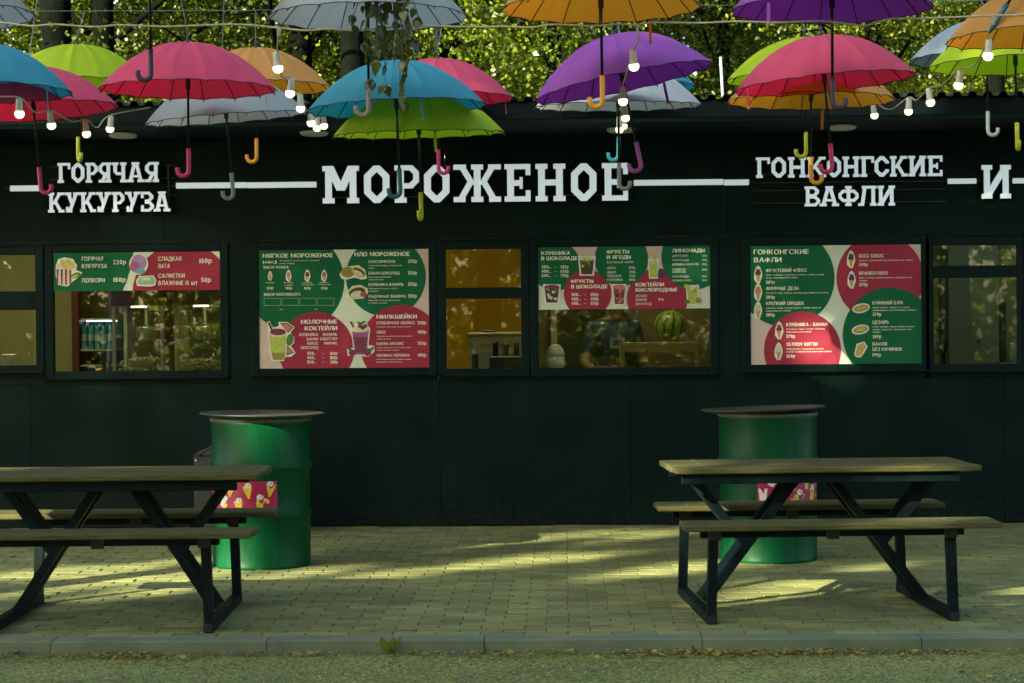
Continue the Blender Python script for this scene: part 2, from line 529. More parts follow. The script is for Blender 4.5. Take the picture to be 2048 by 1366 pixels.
# --- pavement: running bond of small concrete pavers
def paver_material():
    mt, N, L, P = new_mat('paver_concrete')
    ge = N.new('ShaderNodeNewGeometry')
    at = N.new('ShaderNodeAttribute'); at.attribute_name = 'rnd'
    n1 = N.new('ShaderNodeTexNoise'); n1.inputs['Scale'].default_value = 1.6; n1.inputs['Detail'].default_value = 8; n1.inputs['Roughness'].default_value = .65
    n2 = N.new('ShaderNodeTexNoise'); n2.inputs['Scale'].default_value = 55; n2.inputs['Detail'].default_value = 5
    L.new(ge.outputs['Position'], n1.inputs['Vector']); L.new(ge.outputs['Position'], n2.inputs['Vector'])
    cr = N.new('ShaderNodeValToRGB')
    cr.color_ramp.elements[0].position = 0.3; cr.color_ramp.elements[1].position = 0.7
    cr.color_ramp.elements[0].color = (0.108, 0.125, 0.032, 1); cr.color_ramp.elements[1].color = (0.215, 0.238, 0.072, 1)
    L.new(n1.outputs['Fac'], cr.inputs[0])
    mr = N.new('ShaderNodeMapRange'); mr.inputs['To Min'].default_value = 0.76; mr.inputs['To Max'].default_value = 1.18
    L.new(at.outputs['Fac'], mr.inputs['Value'])
    m2 = N.new('ShaderNodeMapRange'); m2.inputs['From Min'].default_value = 0.3; m2.inputs['From Max'].default_value = 0.7
    m2.inputs['To Min'].default_value = 0.78; m2.inputs['To Max'].default_value = 1.12
    L.new(n2.outputs['Fac'], m2.inputs['Value'])
    mm = N.new('ShaderNodeMath'); mm.operation = 'MULTIPLY'
    L.new(mr.outputs[0], mm.inputs[0]); L.new(m2.outputs[0], mm.inputs[1])
    mu = N.new('ShaderNodeVectorMath'); mu.operation = 'SCALE'
    L.new(cr.outputs[0], mu.inputs[0]); L.new(mm.outputs[0], mu.inputs['Scale'])
    L.new(mu.outputs[0], P.inputs['Base Color'])
    P.inputs['Roughness'].default_value = 0.85
    bp = N.new('ShaderNodeBump'); bp.inputs['Strength'].default_value = 0.25; bp.inputs['Distance'].default_value = 0.004
    L.new(n2.outputs['Fac'], bp.inputs['Height']); L.new(bp.outputs[0], P.inputs['Normal'])
    return mt
M['paver'] = paver_material()
M['joint'] = mat('paver_joint', (0.06, 0.062, 0.024), 0.95, var=0.3, scale=20)
M['kerb'] = mat('kerb_concrete', (0.15, 0.175, 0.088), 0.88, scale=3, col2=(0.075, 0.105, 0.062), bump=0.2, bscale=40)
KD = 0.15
pav_back = -0.012
pav = part('pavement', MB().box((PAV_X0, KERB_Y + KD + 0.002, -0.3), (PAV_X1, 2.9, -0.012)), M['joint'], kind='structure')
def paver_vf(cx, cy, cz, tx, ty):
    a, b, c = 0.0979, 0.0480, 0.0028
    z1, z0, i = cz, cz - 0.05, 0.0035
    V = []
    for (sx, sy) in ((-1, -1), (1, -1), (1, 1), (-1, 1)):
        V.append((cx + sx * a, cy + sy * b, z0))
    for (sx, sy) in ((-1, -1), (1, -1), (1, 1), (-1, 1)):
        V.append((cx + sx * a, cy + sy * b, z1 - c + sx * tx + sy * ty))
    for (sx, sy) in ((-1, -1), (1, -1), (1, 1), (-1, 1)):
        V.append((cx + sx * (a - i), cy + sy * (b - i), z1 + sx * tx + sy * ty))
    F = [(8, 9, 10, 11)]
    for k in range(4):
        j = (k + 1) % 4
        F += [(k, j, 4 + j, 4 + k), (4 + k, 4 + j, 8 + j, 8 + k)]
    return V, F
def set_rnd(me, vals):
    at = me.attributes.new('rnd', 'FLOAT', 'FACE')
    at.data.foreach_set('value', vals)
pv = []
for k in range(8):
    V, F = paver_vf(0, 0, 0, random.uniform(-.001, .001), random.uniform(-.001, .001))
    me = bpy.data.meshes.new('paver')
    me.from_pydata(V, [], F)
    me.materials.append(M['paver'])
    set_rnd(me, [k / 7.0] * len(F))
    pv.append(me)
rows = []
y = KERB_Y + KD + 0.004 + 0.05
row = 0
VV, FF, RN = [], [], []
npav = 0
while y < pav_back - 0.045:
    dist = y + 14.3
    half = 1024 / FPX * dist + 0.12
    xoff = -math.sin(YAW) * dist
    x = PAV_X0 + 0.1 + (0.1 if row % 2 else 0.0) + random.uniform(-.004, .004)
    while x < PAV_X1 - 0.1:
        if npav < 300 and abs(x - xoff) < half:
            link('paver', pv[random.randrange(8)], pav, (x, y, random.uniform(-.0015, .0015)))
            npav += 1
        else:
            V, F = paver_vf(x, y, random.uniform(-.002, .002), random.uniform(-.0012, .0012), random.uniform(-.0012, .0012))
            b = len(VV)
            VV += V
            FF += [tuple(i + b for i in f) for f in F]
            RN += [random.random()] * len(F)
        x += 0.2
    y += 0.1
    row += 1
me = bpy.data.meshes.new('paver_field')
me.from_pydata(VV, [], FF)
me.materials.append(M['paver'])
set_rnd(me, RN)
link('paver_field', me, pav, kind='stuff')
# kerb of one metre stones; the joints stand where the photograph shows them
kerb = part('kerb', MB().box((PAV_X0, KERB_Y + 0.012, -0.3), (PAV_X1, KERB_Y + KD - 0.004, -0.08)), M['joint'], kind='structure')
kx0 = on_z(968, 1280).x - 7.0 * 0.97
for k in range(15):
    a = kx0 + k * 0.97
    dz = random.uniform(-.002, .002)
    if a > PAV_X1 - 0.5 or a < PAV_X0 - 0.6:
        continue
    part('kerb_stone', MB().box((a + .001, KERB_Y + random.uniform(-.003, .003), -0.16), (a + .9695, KERB_Y + KD, dz + 0.001), bev=0.004), M['kerb'], kerb)

# --- loose grit and fallen leaves on the road (uncountable: stuff)
def scatter_leaves():
    mb = MB()
    rnd = []
    rs = random.Random(11)
    def leaf(x, y, z, s, yaw, tilt):
        M3 = Matrix.Rotation(yaw, 3, 'Z') @ Matrix.Rotation(tilt, 3, 'X')
        o = [(-.5, 0, 0), (-.15, -.30, .05), (.3, -.2, .06), (.55, 0, .12), (.3, .22, .05), (-.15, .30, .04)]
        pts = [M3 @ Vector(p) * s + Vector((x, y, z)) for p in o]
        mb.poly(pts)
        rnd.append(rs.random())
    drift = [(rs.uniform(-3.2, 3.0), rs.uniform(.05, .3), rs.uniform(.02, .11)) for _ in range(70)]
    for i in range(6500):
        if rs.random() < .66:
            dx, dw, dt = rs.choice(drift)
            x = rs.gauss(dx, dw)
            t = abs(rs.gauss(0, dt))
        else:
            x, t = rs.uniform(-3.2, 3.0), rs.uniform(0, 1.6)
        leaf(x, KERB_Y - 0.015 - t, ROAD_Z + 0.007 + rs.uniform(0, .022 if t < .1 else .006), rs.uniform(.005, .019) * (2.0 if rs.random() < .12 else 1), rs.uniform(0, 6.3), rs.uniform(-.8, .8) if t < .12 else rs.uniform(-.3, .3))
    for i in range(130):
        leaf(rs.uniform(-3, 3), rs.uniform(KERB_Y + .1, -0.1), 0.006 + rs.uniform(0, .006), rs.uniform(.012, .04), rs.uniform(0, 6.3), rs.uniform(-.3, .3))
    me = mb.mesh('fallen_leaves', leaf_mat('leaf_litter', (0.045, 0.050, 0.015), (0.42, 0.34, 0.05), 0.15), fix=False)
    set_rnd(me, rnd)
    return link('fallen_leaves', me, kind='stuff')
fl = scatter_leaves()
tag(fl, 'small yellow and brown fallen leaves scattered along the kerb and paving', 'leaves')
def scatter_grit():
    mb = MB()
    rs = random.Random(5)
    rnd = []
    for i in range(5200):
        x, y = rs.uniform(-3.1, 2.9), KERB_Y - rs.uniform(0.0, 1.7)
        s = rs.uniform(.002, .007)
        z = ROAD_Z + 0.004
        k = len(mb.v)
        a = rs.uniform(0, 6.3)
        for j in range(4):
            mb.v.append((x + math.cos(a + j * 1.57) * s * rs.uniform(.7, 1.3), y + math.sin(a + j * 1.57) * s * rs.uniform(.7, 1.3), z - .001))
        mb.v.append((x, y, z + s * rs.uniform(.6, 1.2)))
        for j in range(4):
            mb.f.append((k + j, k + (j + 1) % 4, k + 4))
            mb.mi.append(0)
            rnd.append((i * 0.618) % 1)
    me = mb.mesh('road_grit', leaf_mat('grit_stone', (0.02, 0.024, 0.016), (0.30, 0.29, 0.14), 0.0), fix=False)
    set_rnd(me, rnd)
    return link('road_grit', me, kind='stuff')
tag(scatter_grit(), 'loose grey grit and pebbles on the road', 'gravel')

# ================================================================== the kiosk
kiosk = thing('kiosk', 'long black food kiosk with serving windows and overhanging roof', 'kiosk', (0, 0, 0))
KX0, KX1, KDEP = -6.4, 6.4, 2.6
def WZ(py):
    return on_y(1024, py, 0).z
ZB, ZT = WZ(762), WZ(476)
ZS = WZ(277)                             # where the soffit meets the wall
# openings: left, right, top, bottom in pixels
OPEN = [(-60, 72, 510, 731, 'w'), (107, 441, 504, 742, 'w'), (518, 858, 499, 736, 'b'), (892, 1042, 498, 737, 'w'), (1077, 1420, 493, 735, 'w'), (1501, 1842, 490, 728, 'b'), (1867, 2036, 490, 728, 'w'), (2062, 2230, 488, 727, 'w')]
def rect(px0, px1, py0, py1, y=0.0):
    cx, cy = (px0 + px1) / 2, (py0 + py1) / 2
    return on_y(px0, cy, y).x, on_y(px1, cy, y).x, on_y(cx, py1, y).z, on_y(cx, py0, y).z
rects = [rect(*o[:4]) for o in OPEN]
TH = 0.05
def wp(x0, x1, z0, z1, y0=0.0, th=TH, mt='wall', name='wall_panel'):
    return part(name, MB().box((x0 + .0015, y0, z0 + .0015), (x1 - .0015, y0 + th, z1 - .0015)), M[mt], kiosk)
FW = 0.058
outer = [(r[0] - FW, r[1] + FW, r[2] - FW, r[3] + FW) for r in rects]
# lower panels
seams = [KX0, on_y(-300, 900, 0).x, on_y(63, 900, 0).x, on_y(503, 900, 0).x, on_y(880, 900, 0).x, on_y(1262, 900, 0).x, on_y(1640, 900, 0).x, on_y(2010, 900, 0).x, KX1]
for a, b in zip(seams[:-1], seams[1:]):
    wp(a, b, 0.0, ZB)
# upper sign band
seams = [KX0, on_y(-260, 400, 0).x, on_y(330, 400, 0).x, on_y(890, 400, 0).x, on_y(1455, 400, 0).x, on_y(2000, 400, 0).x, KX1]
for a, b in zip(seams[:-1], seams[1:]):
    wp(a, b, ZT, ZS + 0.02)
# piers between the openings
xs = [KX0] + [v for o in outer for v in (o[0], o[1])] + [KX1]
for i in range(0, len(xs), 2):
    if xs[i + 1] - xs[i] > 0.004:
        wp(xs[i], xs[i + 1], ZB, ZT)
WN = []
for (o, r, ou) in zip(OPEN, rects, outer):
    if ou[2] - ZB > 0.004:
        wp(ou[0], ou[1], ZB, ou[2])
    if ZT - ou[3] > 0.004:
        wp(ou[0], ou[1], ou[3], ZT)
    fr = MB()
    yf = -0.016
    fr.box((ou[0], yf, ou[2]), (r[0], TH, ou[3]), bev=.004)
    fr.box((r[1], yf, ou[2]), (ou[1], TH, ou[3]), bev=.004)
    fr.box((r[0] + .0008, yf + .001, ou[2]), (r[1] - .0008, TH - .001, r[2]), bev=.004)
    fr.box((r[0] + .0008, yf + .001, r[3]), (r[1] - .0008, TH - .001, ou[3]), bev=.004)
    w = part('window', fr, M['frame'], kiosk)
    WN.append(w)
    if o[4] == 'b':
        part('backing_panel', MB().box((r[0], 0.022, r[2]), (r[1], 0.04, r[3])), M['frame'], w)
    # a thin sill ledge
    part('sill', MB().box((ou[0] + .01, -0.045, ou[2] + .004), (ou[1] - .01, yf - .001, ou[2] + .018)), M['frame'], w)
# panes and transoms
def pane(w, px0, px1, py0, py1):
    a = rect(px0, px1, py0, py1)
    part('pane', MB().box((a[0], 0.018, a[2]), (a[1], 0.024, a[3])), M['glass'], w)
def transom(w, px0, px1, py0, py1):
    a = rect(px0, px1, py0, py1)
    part('transom', MB().box((a[0] + .002, -0.012, a[2]), (a[1] - .002, TH - .004, a[3]), bev=.004), M['frame'], w)
transom(WN[0], -60, 72, 583, 620); pane(WN[0], -60, 72, 510, 583); pane(WN[0], -60, 66, 620, 731)
pane(WN[1], 107, 441, 580, 742)
transom(WN[3], 892, 1042, 575, 597); pane(WN[3], 892, 1042, 498, 575); pane(WN[3], 892, 1042, 597, 737)
pane(WN[4], 1077, 1420, 617, 735)
transom(WN[6], 1867, 2036, 531, 555); pane(WN[6], 1867, 2036, 490, 531); pane(WN[6], 1867, 2036, 555, 728)
transom(WN[7], 2062, 2230, 531, 555); pane(WN[7], 2062, 2230, 490, 531); pane(WN[7], 2062, 2230, 555, 727)
# overhang
OV = 0.78
ZF = on_y(1024, 236, -OV).z
ZFT = on_y(1024, 206, -OV).z
part('soffit', MB().prism([(0, 0)], 0, 0) if False else MB().poly([(KX0, 0.0, ZS), (KX1, 0.0, ZS), (KX1, -OV, ZF), (KX0, -OV, ZF)]).poly([(KX0, 0.0, ZS + .02), (KX0, -OV, ZF + .02), (KX1, -OV, ZF + .02), (KX1, 0.0, ZS + .02)]), M['soffit'], kiosk)
fs = [KX0, on_y(240, 220, -OV).x, on_y(1130, 220, -OV).x, on_y(1600, 220, -OV).x, KX1]
for a, b in zip(fs[:-1], fs[1:]):
    part('fascia', MB().box((a + .001, -OV - .03, ZF - .012), (b - .001, -OV - .002, ZFT), bev=.003), M['soffit'], kiosk)
part('lip_sheen_strip', MB().beam((KX0, -OV + .012, ZF - .014), (KX1, -OV + .012, ZF - .014), .05, .012, up=(0, .6, .8)), mat('painted_lip_sheen', (0.012, 0.055, 0.065), 0.3, var=.4, scale=1.2), kiosk)  # added strip; its teal stands in for the gloss reflected on the soffit lip
# corrugated roof sheet, its edge showing above the fascia
rf = MB()
pitch, n = 0.1, int((KX1 - KX0) / 0.1)
prof = []
for i in range(n):
    x = KX0 + i * pitch
    prof += [(x, 0), (x + .035, 0), (x + .05, .028), (x + .085, .028)]
prof.append((KX1, 0))
k = len(rf.v)
for (yy, zz) in ((-OV - .06, ZFT + .004), (KDEP + .1, ZFT + .12)):
    rf.v += [(p[0], yy, zz + p[1]) for p in prof]
    rf.v += [(p[0], yy, zz + p[1] + .004) for p in prof]
L_ = len(prof)
for i in range(L_ - 1):
    rf.f += [(k + i, k + i + 1, k + 2 * L_ + i + 1, k + 2 * L_ + i), (k + L_ + i, k + 3 * L_ + i, k + 3 * L_ + i + 1, k + L_ + i + 1), (k + i, k + L_ + i, k + L_ + i + 1, k + i + 1)]
    rf.mi += [0, 0, 0]
part('roof', rf, M['roofing'], kiosk, fix=False)
# closed sides and back
part('side_wall', MB().box((KX0 - .05, 0.003, 0), (KX0 - .002, KDEP, ZS + .1)), M['wall'], kiosk)
part('side_wall', MB().box((KX1 + .002, 0.003, 0), (KX1 + .05, KDEP, ZS + .1)), M['wall'], kiosk)
M['in_cream'] = mat('inside_cream', (0.42, 0.40, 0.20), 0.7, var=0.1, scale=2)
M['in_ochre'] = mat('inside_ochre', (0.62, 0.42, 0.02), 0.7, var=0.08, scale=2)
M['in_pale'] = mat('inside_pale', (0.36, 0.40, 0.30), 0.7, var=0.08, scale=2)
M['in_dark'] = mat('inside_dark', (0.10, 0.085, 0.045), 0.7, var=0.2, scale=3)
M['in_brown'] = mat('inside_brown', (0.15, 0.10, 0.045), 0.7, var=0.15, scale=3)
M['counter'] = mat('counter_top', (0.30, 0.28, 0.16), 0.4, var=0.1, scale=5)
px_part = [on_y(490, 600, 0.1).x, on_y(1060, 600, 0.1).x, on_y(1460, 600, 0.1).x]
comp = [KX0] + px_part + [KX1]
cm = ['in_cream', 'in_ochre', 'in_dark', 'in_pale']
for i in range(4):
    a, b = comp[i], comp[i + 1]
    part('inner_wall', MB().box((a + .03, KDEP - .06, 0.05), (b - .03, KDEP - .03, ZS - .02)), M[cm[i]], kiosk)
    part('inner_wall', MB().box((a + .002, TH + .005, 0.05), (a + .028, KDEP - .065, ZS - .02)), M[cm[i]], kiosk)
    part('inner_wall', MB().box((b - .028, TH + .005, 0.05), (b - .002, KDEP - .065, ZS - .02)), M[cm[i]], kiosk)
    part('ceiling', MB().box((a + .03, TH + .005, ZS - .05), (b - .03, KDEP - .065, ZS - .025)), M[cm[i]], kiosk)
    part('floor', MB().box((a + .03, TH + .005, 0.02), (b - .03, KDEP - .065, 0.045)), M['in_dark'], kiosk)
part('back_wall', MB().box((KX0, KDEP, 0), (KX1, KDEP + .05, ZS + .16)), M['wall'], kiosk)
# counters just below the sills
CZ = ZB + 0.02
for i in range(4):
    part('counter', MB().box((comp[i] + .04, TH + .01, CZ - .04), (comp[i + 1] - .04, 0.85, CZ), bev=.004), M['counter'], kiosk)
# round lamps let into the soffit (not lit)
def soffit_z(y):
    return ZS + (ZF - ZS) * (-y / OV)
for px, py, word in ((246, 268, 'over the hot corn sign'), (628, 264, 'beside the bulbs over the ice cream sign'), (1242, 259, 'over the end of the ice cream sign'), (1684, 255, 'over the waffle sign')):
    q = on_y(px, py, -0.36)
    L = MB().lathe([(0.0, 0), (.088, 0), (.096, .006), (.098, .016), (.0, .016)], 40, cap=False)
    o = part('soffit_lamp', L, M['disc'], smooth=True, loc=(q.x, -0.36, soffit_z(-0.36) - .022), rot=(-math.atan2(ZF - ZS, OV), 0, 0))
    tag(o, 'round white flush lamp set in the soffit ' + word, 'lamp', 'round soffit lamps')

# lamps inside
LAMP = {}
def inner_lamp(x, y, col, strength, w, label):
    m_ = emit('inner_lamp_glow', col, strength)
    t = thing('ceiling_lamp', label, 'lamp', (x, y, ZS - .051))
    part('housing', MB().box((-w / 2 - .01, -.07, -.02), (w / 2 + .01, .07, 0)), M['disc'], t)
    part('tube', MB().box((-w / 2, -.05, -.034), (w / 2, .05, -.021)), m_, t)
inner_lamp((comp[0] + comp[1]) / 2 - 0.3, 0.32, (1.0, 0.88, 0.45), 7.5, 2.4, 'long ceiling lamp inside the popcorn compartment')
inner_lamp((comp[1] + comp[2]) / 2 + 0.5, 0.5, (1.0, 0.82, 0.36), 6.5, 0.8, 'ceiling lamp inside the ice cream compartment')
inner_lamp((comp[2] + comp[3]) / 2 - 0.1, 0.4, (1.0, 0.9, 0.5), 8.0, 0.8, 'ceiling lamp inside the fruit compartment')
inner_lamp((comp[3] + comp[4]) / 2 - 0.4, 0.8, (0.85, 1.0, 0.75), 2.6, 1.6, 'ceiling lamp inside the waffle compartment')

# ================================================================== illuminated sign
def octo(w, t, y0=0.0, y1=1.0, c=0.26, open_right=None, sides=None):
    ci = c * 0.55
    a = [(0, y0 + c), (c, y0), (w - c, y0), (w, y0 + c), (w, y1 - c), (w - c, y1), (c, y1), (0, y1 - c)]
    b = [(t, y0 + t + ci), (t + ci, y0 + t), (w - t - ci, y0 + t), (w - t, y0 + t + ci), (w - t, y1 - t - ci), (w - t - ci, y1 - t), (t + ci, y1 - t), (t, y1 - t - ci)]
    P = []
    for i in range(8):
        if sides is not None and i not in sides:
            continue
        j = (i + 1) % 8
        P.append([a[i], a[j], b[j], b[i]])
    return P
def rc(x0, x1, y0, y1):
    return [(x0, y0), (x1, y0), (x1, y1), (x0, y1)]
def glyph(ch, w):
    t, s = 0.182, 0.138
    e = 0.07
    def stem(x0, x1, lo=0, hi=1, foot=True, head=True):
        P = [rc(x0, x1, lo, hi)]
        if foot: P.append(rc(x0 - e, x1 + e, lo, lo + s))
        if head: P.append(rc(x0 - e, x1 + e, hi - s, hi))
        return P
    def sl(x0, x1, y0, y1, tt):            # slanted stroke from (x0,y0) to (x1,y1)
        return [(x0 - tt / 2, y0), (x0 + tt / 2, y0), (x1 + tt / 2, y1), (x1 - tt / 2, y1)]
    def bowl(x0, w, y0, y1, c=.2):         # right half of a ring
        ci = c * .5
        tt = t * .85
        return [rc(x0, w - c, y1 - s, y1), rc(x0, w - c, y0, y0 + s),
                [(w - c, y1), (w, y1 - c), (w - t, y1 - s - ci), (w - t - ci, y1 - s), (w - c, y1 - s)],
                [(w - c, y0), (w - c, y0 + s), (w - t - ci, y0 + s), (w - t, y0 + s + ci), (w, y0 + c)],
                [(w, y0 + c), (w, y1 - c), (w - t, y1 - s - ci), (w - t, y0 + s + ci)]]
    mir = lambda P: [[(w - x, y) for x, y in reversed(p)] for p in P]
    if ch == 'О': return octo(w, t * 1.02)
    if ch == 'С': return octo(w, t, sides=(0, 1, 2, 4, 5, 6, 7)) + [rc(w - t, w, .26, .36), rc(w - t, w, .64, .745)]
    if ch == 'Г': return stem(e, e + t) + [rc(e, w, 1 - s, 1), rc(w - .13, w, .68, 1)]
    if ch == 'Р': return stem(e, e + t) + bowl(e, w, .38, 1)
    if ch == 'Я': return mir(stem(e, e + t) + bowl(e, w, .38, 1)) + [sl(.17, w * .55, 0, .42, t * 1.05), rc(0, .32, 0, s)]
    if ch == 'В': return stem(e, e + t) + bowl(e, w * .94, .47, 1) + bowl(e, w, 0, .53)
    if ch == 'Н': return stem(e, e + t) + stem(w - e - t, w - e) + [rc(e + t, w - e - t, .42, .58)]
    if ch == 'И': return stem(e, e + t) + stem(w - e - t, w - e) + [sl(e + t * .6, w - e - t * .6, .08, .92, t * 1.2)]
    if ch == 'Е': return stem(e, e + t) + [rc(e, w, 1 - s, 1), rc(e, w, 0, s), rc(e, w * .66, .42, .57), rc(w - .13, w, .7, 1), rc(w - .13, w, 0, .3), rc(w * .58, w * .7, .34, .65)]
    if ch == 'М': return stem(e, e + t, head=False) + stem(w - e - t, w - e, head=False) + [rc(0, e + t, 1 - s, 1), rc(w - e - t, w, 1 - s, 1), sl(e + t * .62, w / 2, 1, .34, t * 1.25), sl(w - e - t * .62, w / 2, 1, .34, t * 1.25)]
    if ch == 'Ж':
        P = stem(w / 2 - t / 2, w / 2 + t / 2)
        for sx in (-1, 1):
            P += [sl(w / 2 + sx * (w / 2 - .19), w / 2 + sx * .12, 1, .46, t), sl(w / 2 + sx * (w / 2 - .15), w / 2 + sx * .16, 0, .56, t)]
            P += [rc(w / 2 + sx * (w / 2) - (.34 if sx > 0 else 0), w / 2 + sx * (w / 2) + (0 if sx > 0 else .34), 1 - s, 1)]
            P += [rc(w / 2 + sx * (w / 2) - (.32 if sx > 0 else 0), w / 2 + sx * (w / 2) + (0 if sx > 0 else .32), 0, s)]
        return P
    if ch == 'К': return stem(e, e + t) + [sl(w - .20, e + t + .02, 1, .40, t), sl(w - .16, e + t + .1, 0, .58, t), rc(w - .36, w - .02, 1 - s, 1), rc(w - .3, w, 0, s)]
    if ch == 'У': return [sl(.17, w * .52, 1, .36, t), rc(0, .34, 1 - s, 1), sl(w - .17, w * .36, 1, .1, t), rc(w - .34, w, 1 - s, 1), rc(w * .1, w * .5, 0, s), rc(w * .1, w * .1 + .13, 0, .28)]
    if ch == 'Ч': return stem(w - e - t, w - e) + stem(e, e + t, .52, 1, foot=False) + [[(e, .52), (e + .16, .36), (w - e - t, .36), (w - e - t, .36 + s), (e + t, .53)]]
    if ch == 'А': return [sl(.17, w / 2 - .03, 0, 1, t), sl(w - .17, w / 2 + .03, 0, 1, t), rc(.25, w - .25, .24, .24 + s * .85), rc(0, .36, 0, s), rc(w - .36, w, 0, s), rc(w / 2 - .2, w / 2 + .2, 1 - s * .8, 1)]
    if ch == 'З': return bowl(w * .3, w * .96, .47, 1) + bowl(w * .3, w, 0, .53) + [rc(0, w * .3, 1 - s, 1), rc(0, w * .3, 0, s), rc(0, .15, .68, 1), rc(0, .15, 0, .32)]
    if ch == 'Ф': return stem(w / 2 - t / 2, w / 2 + t / 2) + [[(x, y) for x, y in p] for p in octo(w, t * .85, .2, .82, .2)]
    if ch == 'Л': return stem(w - e - t, w - e) + [rc(w * .26, w - e, 1 - s, 1), [(w * .26, 1), (w * .26 + t, 1), (w * .1 + t, 0), (w * .1, 0)], rc(-.02, w * .1 + t, 0, s), rc(w * .18, w * .4, 1 - s, 1)]
    return [rc(0, w, 0, 1)]
SY = -0.055                              # the faces of the letters stand in front of the wall
def word_letters(root, letters, py0, py1, cx, ref_py=None):
    z1, z0 = on_y(cx, py0, SY).z, on_y(cx, py1, SY).z
    H = z1 - z0
    for ch, a, b in letters:
        pm = (py0 + py1) / 2
        x0, x1 = on_y(a, pm, SY).x, on_y(b, pm, SY).x
        w = (x1 - x0) / H
        mb = MB()
        for i, P in enumerate(glyph(ch, w)):
            # a ring of eight or the strokes of a letter, each a hair proud of the one before
            mb.prism([(x0 + p[0] * H, z0 + p[1] * H) for p in P], SY - .0005 * (i % 7), SY + .035, 0, 1)
        part('letter', mb, [M['letter'], M['steel']], root)
    return z0, z1
def bar(root, px0, px1, py0, py1):
    a = rect(px0, px1, py0, py1, SY)
    part('light_bar', MB().box((a[0], SY, a[2]), (a[1], SY + .035, a[3])), M['led'], root)
def rails(root, px0, px1, pys):
    for py in pys:
        a = rect(px0, px1, py - 1.2, py + 1.2, -.01)
        part('rail', MB().box((a[0], -0.019, a[2]), (a[1], -0.0005, a[3])), M['rail'], root)
sg = thing('illuminated_sign', 'lit white slab letters on two lines over the popcorn window', 'sign', (0, 0, 0))
word_letters(sg, [('Г', 115, 141), ('О', 143, 169), ('Р', 171, 196), ('Я', 197, 223), ('Ч', 224, 253), ('А', 253, 289), ('Я', 290, 318)], 325, 365, 216)
word_letters(sg, [('К', 96, 129), ('У', 129, 160), ('К', 160, 192), ('У', 192, 223), ('Р', 224, 249), ('У', 250, 281), ('З', 282, 308), ('А', 307, 341)], 384, 424, 218)
rails(sg, 100, 350, (332, 357, 392, 416))
part('rail', MB().box((on_y(336, 360, 0).x, -.02, on_y(336, 420, 0).z), (on_y(340, 360, 0).x, -.0007, on_y(336, 328, 0).z)), M['rail'], sg)
sg = thing('illuminated_sign', 'large lit white slab letters spelling ice cream across the kiosk', 'sign', (0, 0, 0))
word_letters(sg, [('М', 645, 718), ('О', 728, 779), ('Р', 789, 840), ('О', 848, 899), ('Ж', 907, 1002), ('Е', 1009, 1061), ('Н', 1071, 1131), ('О', 1142, 1193), ('Е', 1204, 1256)], 329, 404, 950)
rails(sg, 640, 1262, (342, 392))
sg = thing('illuminated_sign', 'lit white slab letters on two lines over the waffle menu', 'sign', (0, 0, 0))
word_letters(sg, [('Г', 1512, 1540), ('О', 1543, 1572), ('Н', 1576, 1612), ('К', 1614, 1652), ('О', 1654, 1682), ('Н', 1685, 1719), ('Г', 1721, 1748), ('С', 1749, 1778), ('К', 1780, 1815), ('И', 1817, 1852), ('Е', 1855, 1885)], 313, 354, 1698)
word_letters(sg, [('В', 1609, 1640), ('А', 1639, 1678), ('Ф', 1677, 1717), ('Л', 1717, 1753), ('И', 1755, 1790)], 372, 412, 1699)
rails(sg, 1508, 1892, (321, 347, 364, 380, 405))
sg = thing('illuminated_sign', 'single lit white slab letter near the right end of the kiosk', 'sign', (0, 0, 0))
word_letters(sg, [('И', 1963, 2022)], 330, 397, 1992)
for (a, b, c, d, lb) in ((20, 77, 371, 382, 'short lit white bar left of the hot corn sign'), (352, 493, 365, 376, None), (495, 632, 364, 375, None), (1268, 1447, 359, 370, None), (1449, 1498, 359, 370, None), (1897, 1953, 357, 367, 'short lit white bar left of the single letter'), (2027, 2110, 356, 366, 'lit white bar cut by the right edge of the picture')):
    if lb:
        root = thing('light_strip', lb, 'light bar', group='lit bars between the signs')
    elif a in (352, 1268):
        root = thing('light_strip', 'long lit white bar between the hot corn and ice cream signs' if a == 352 else 'long lit white bar between the ice cream and waffle signs', 'light bar', group='lit bars between the signs')
    bar(root, a, b, c, d)
    if lb or a in (352, 1268):
        rails(root, a - 10, {352: 640, 1268: 1506}.get(a, b + 8), ((c + d) / 2,))

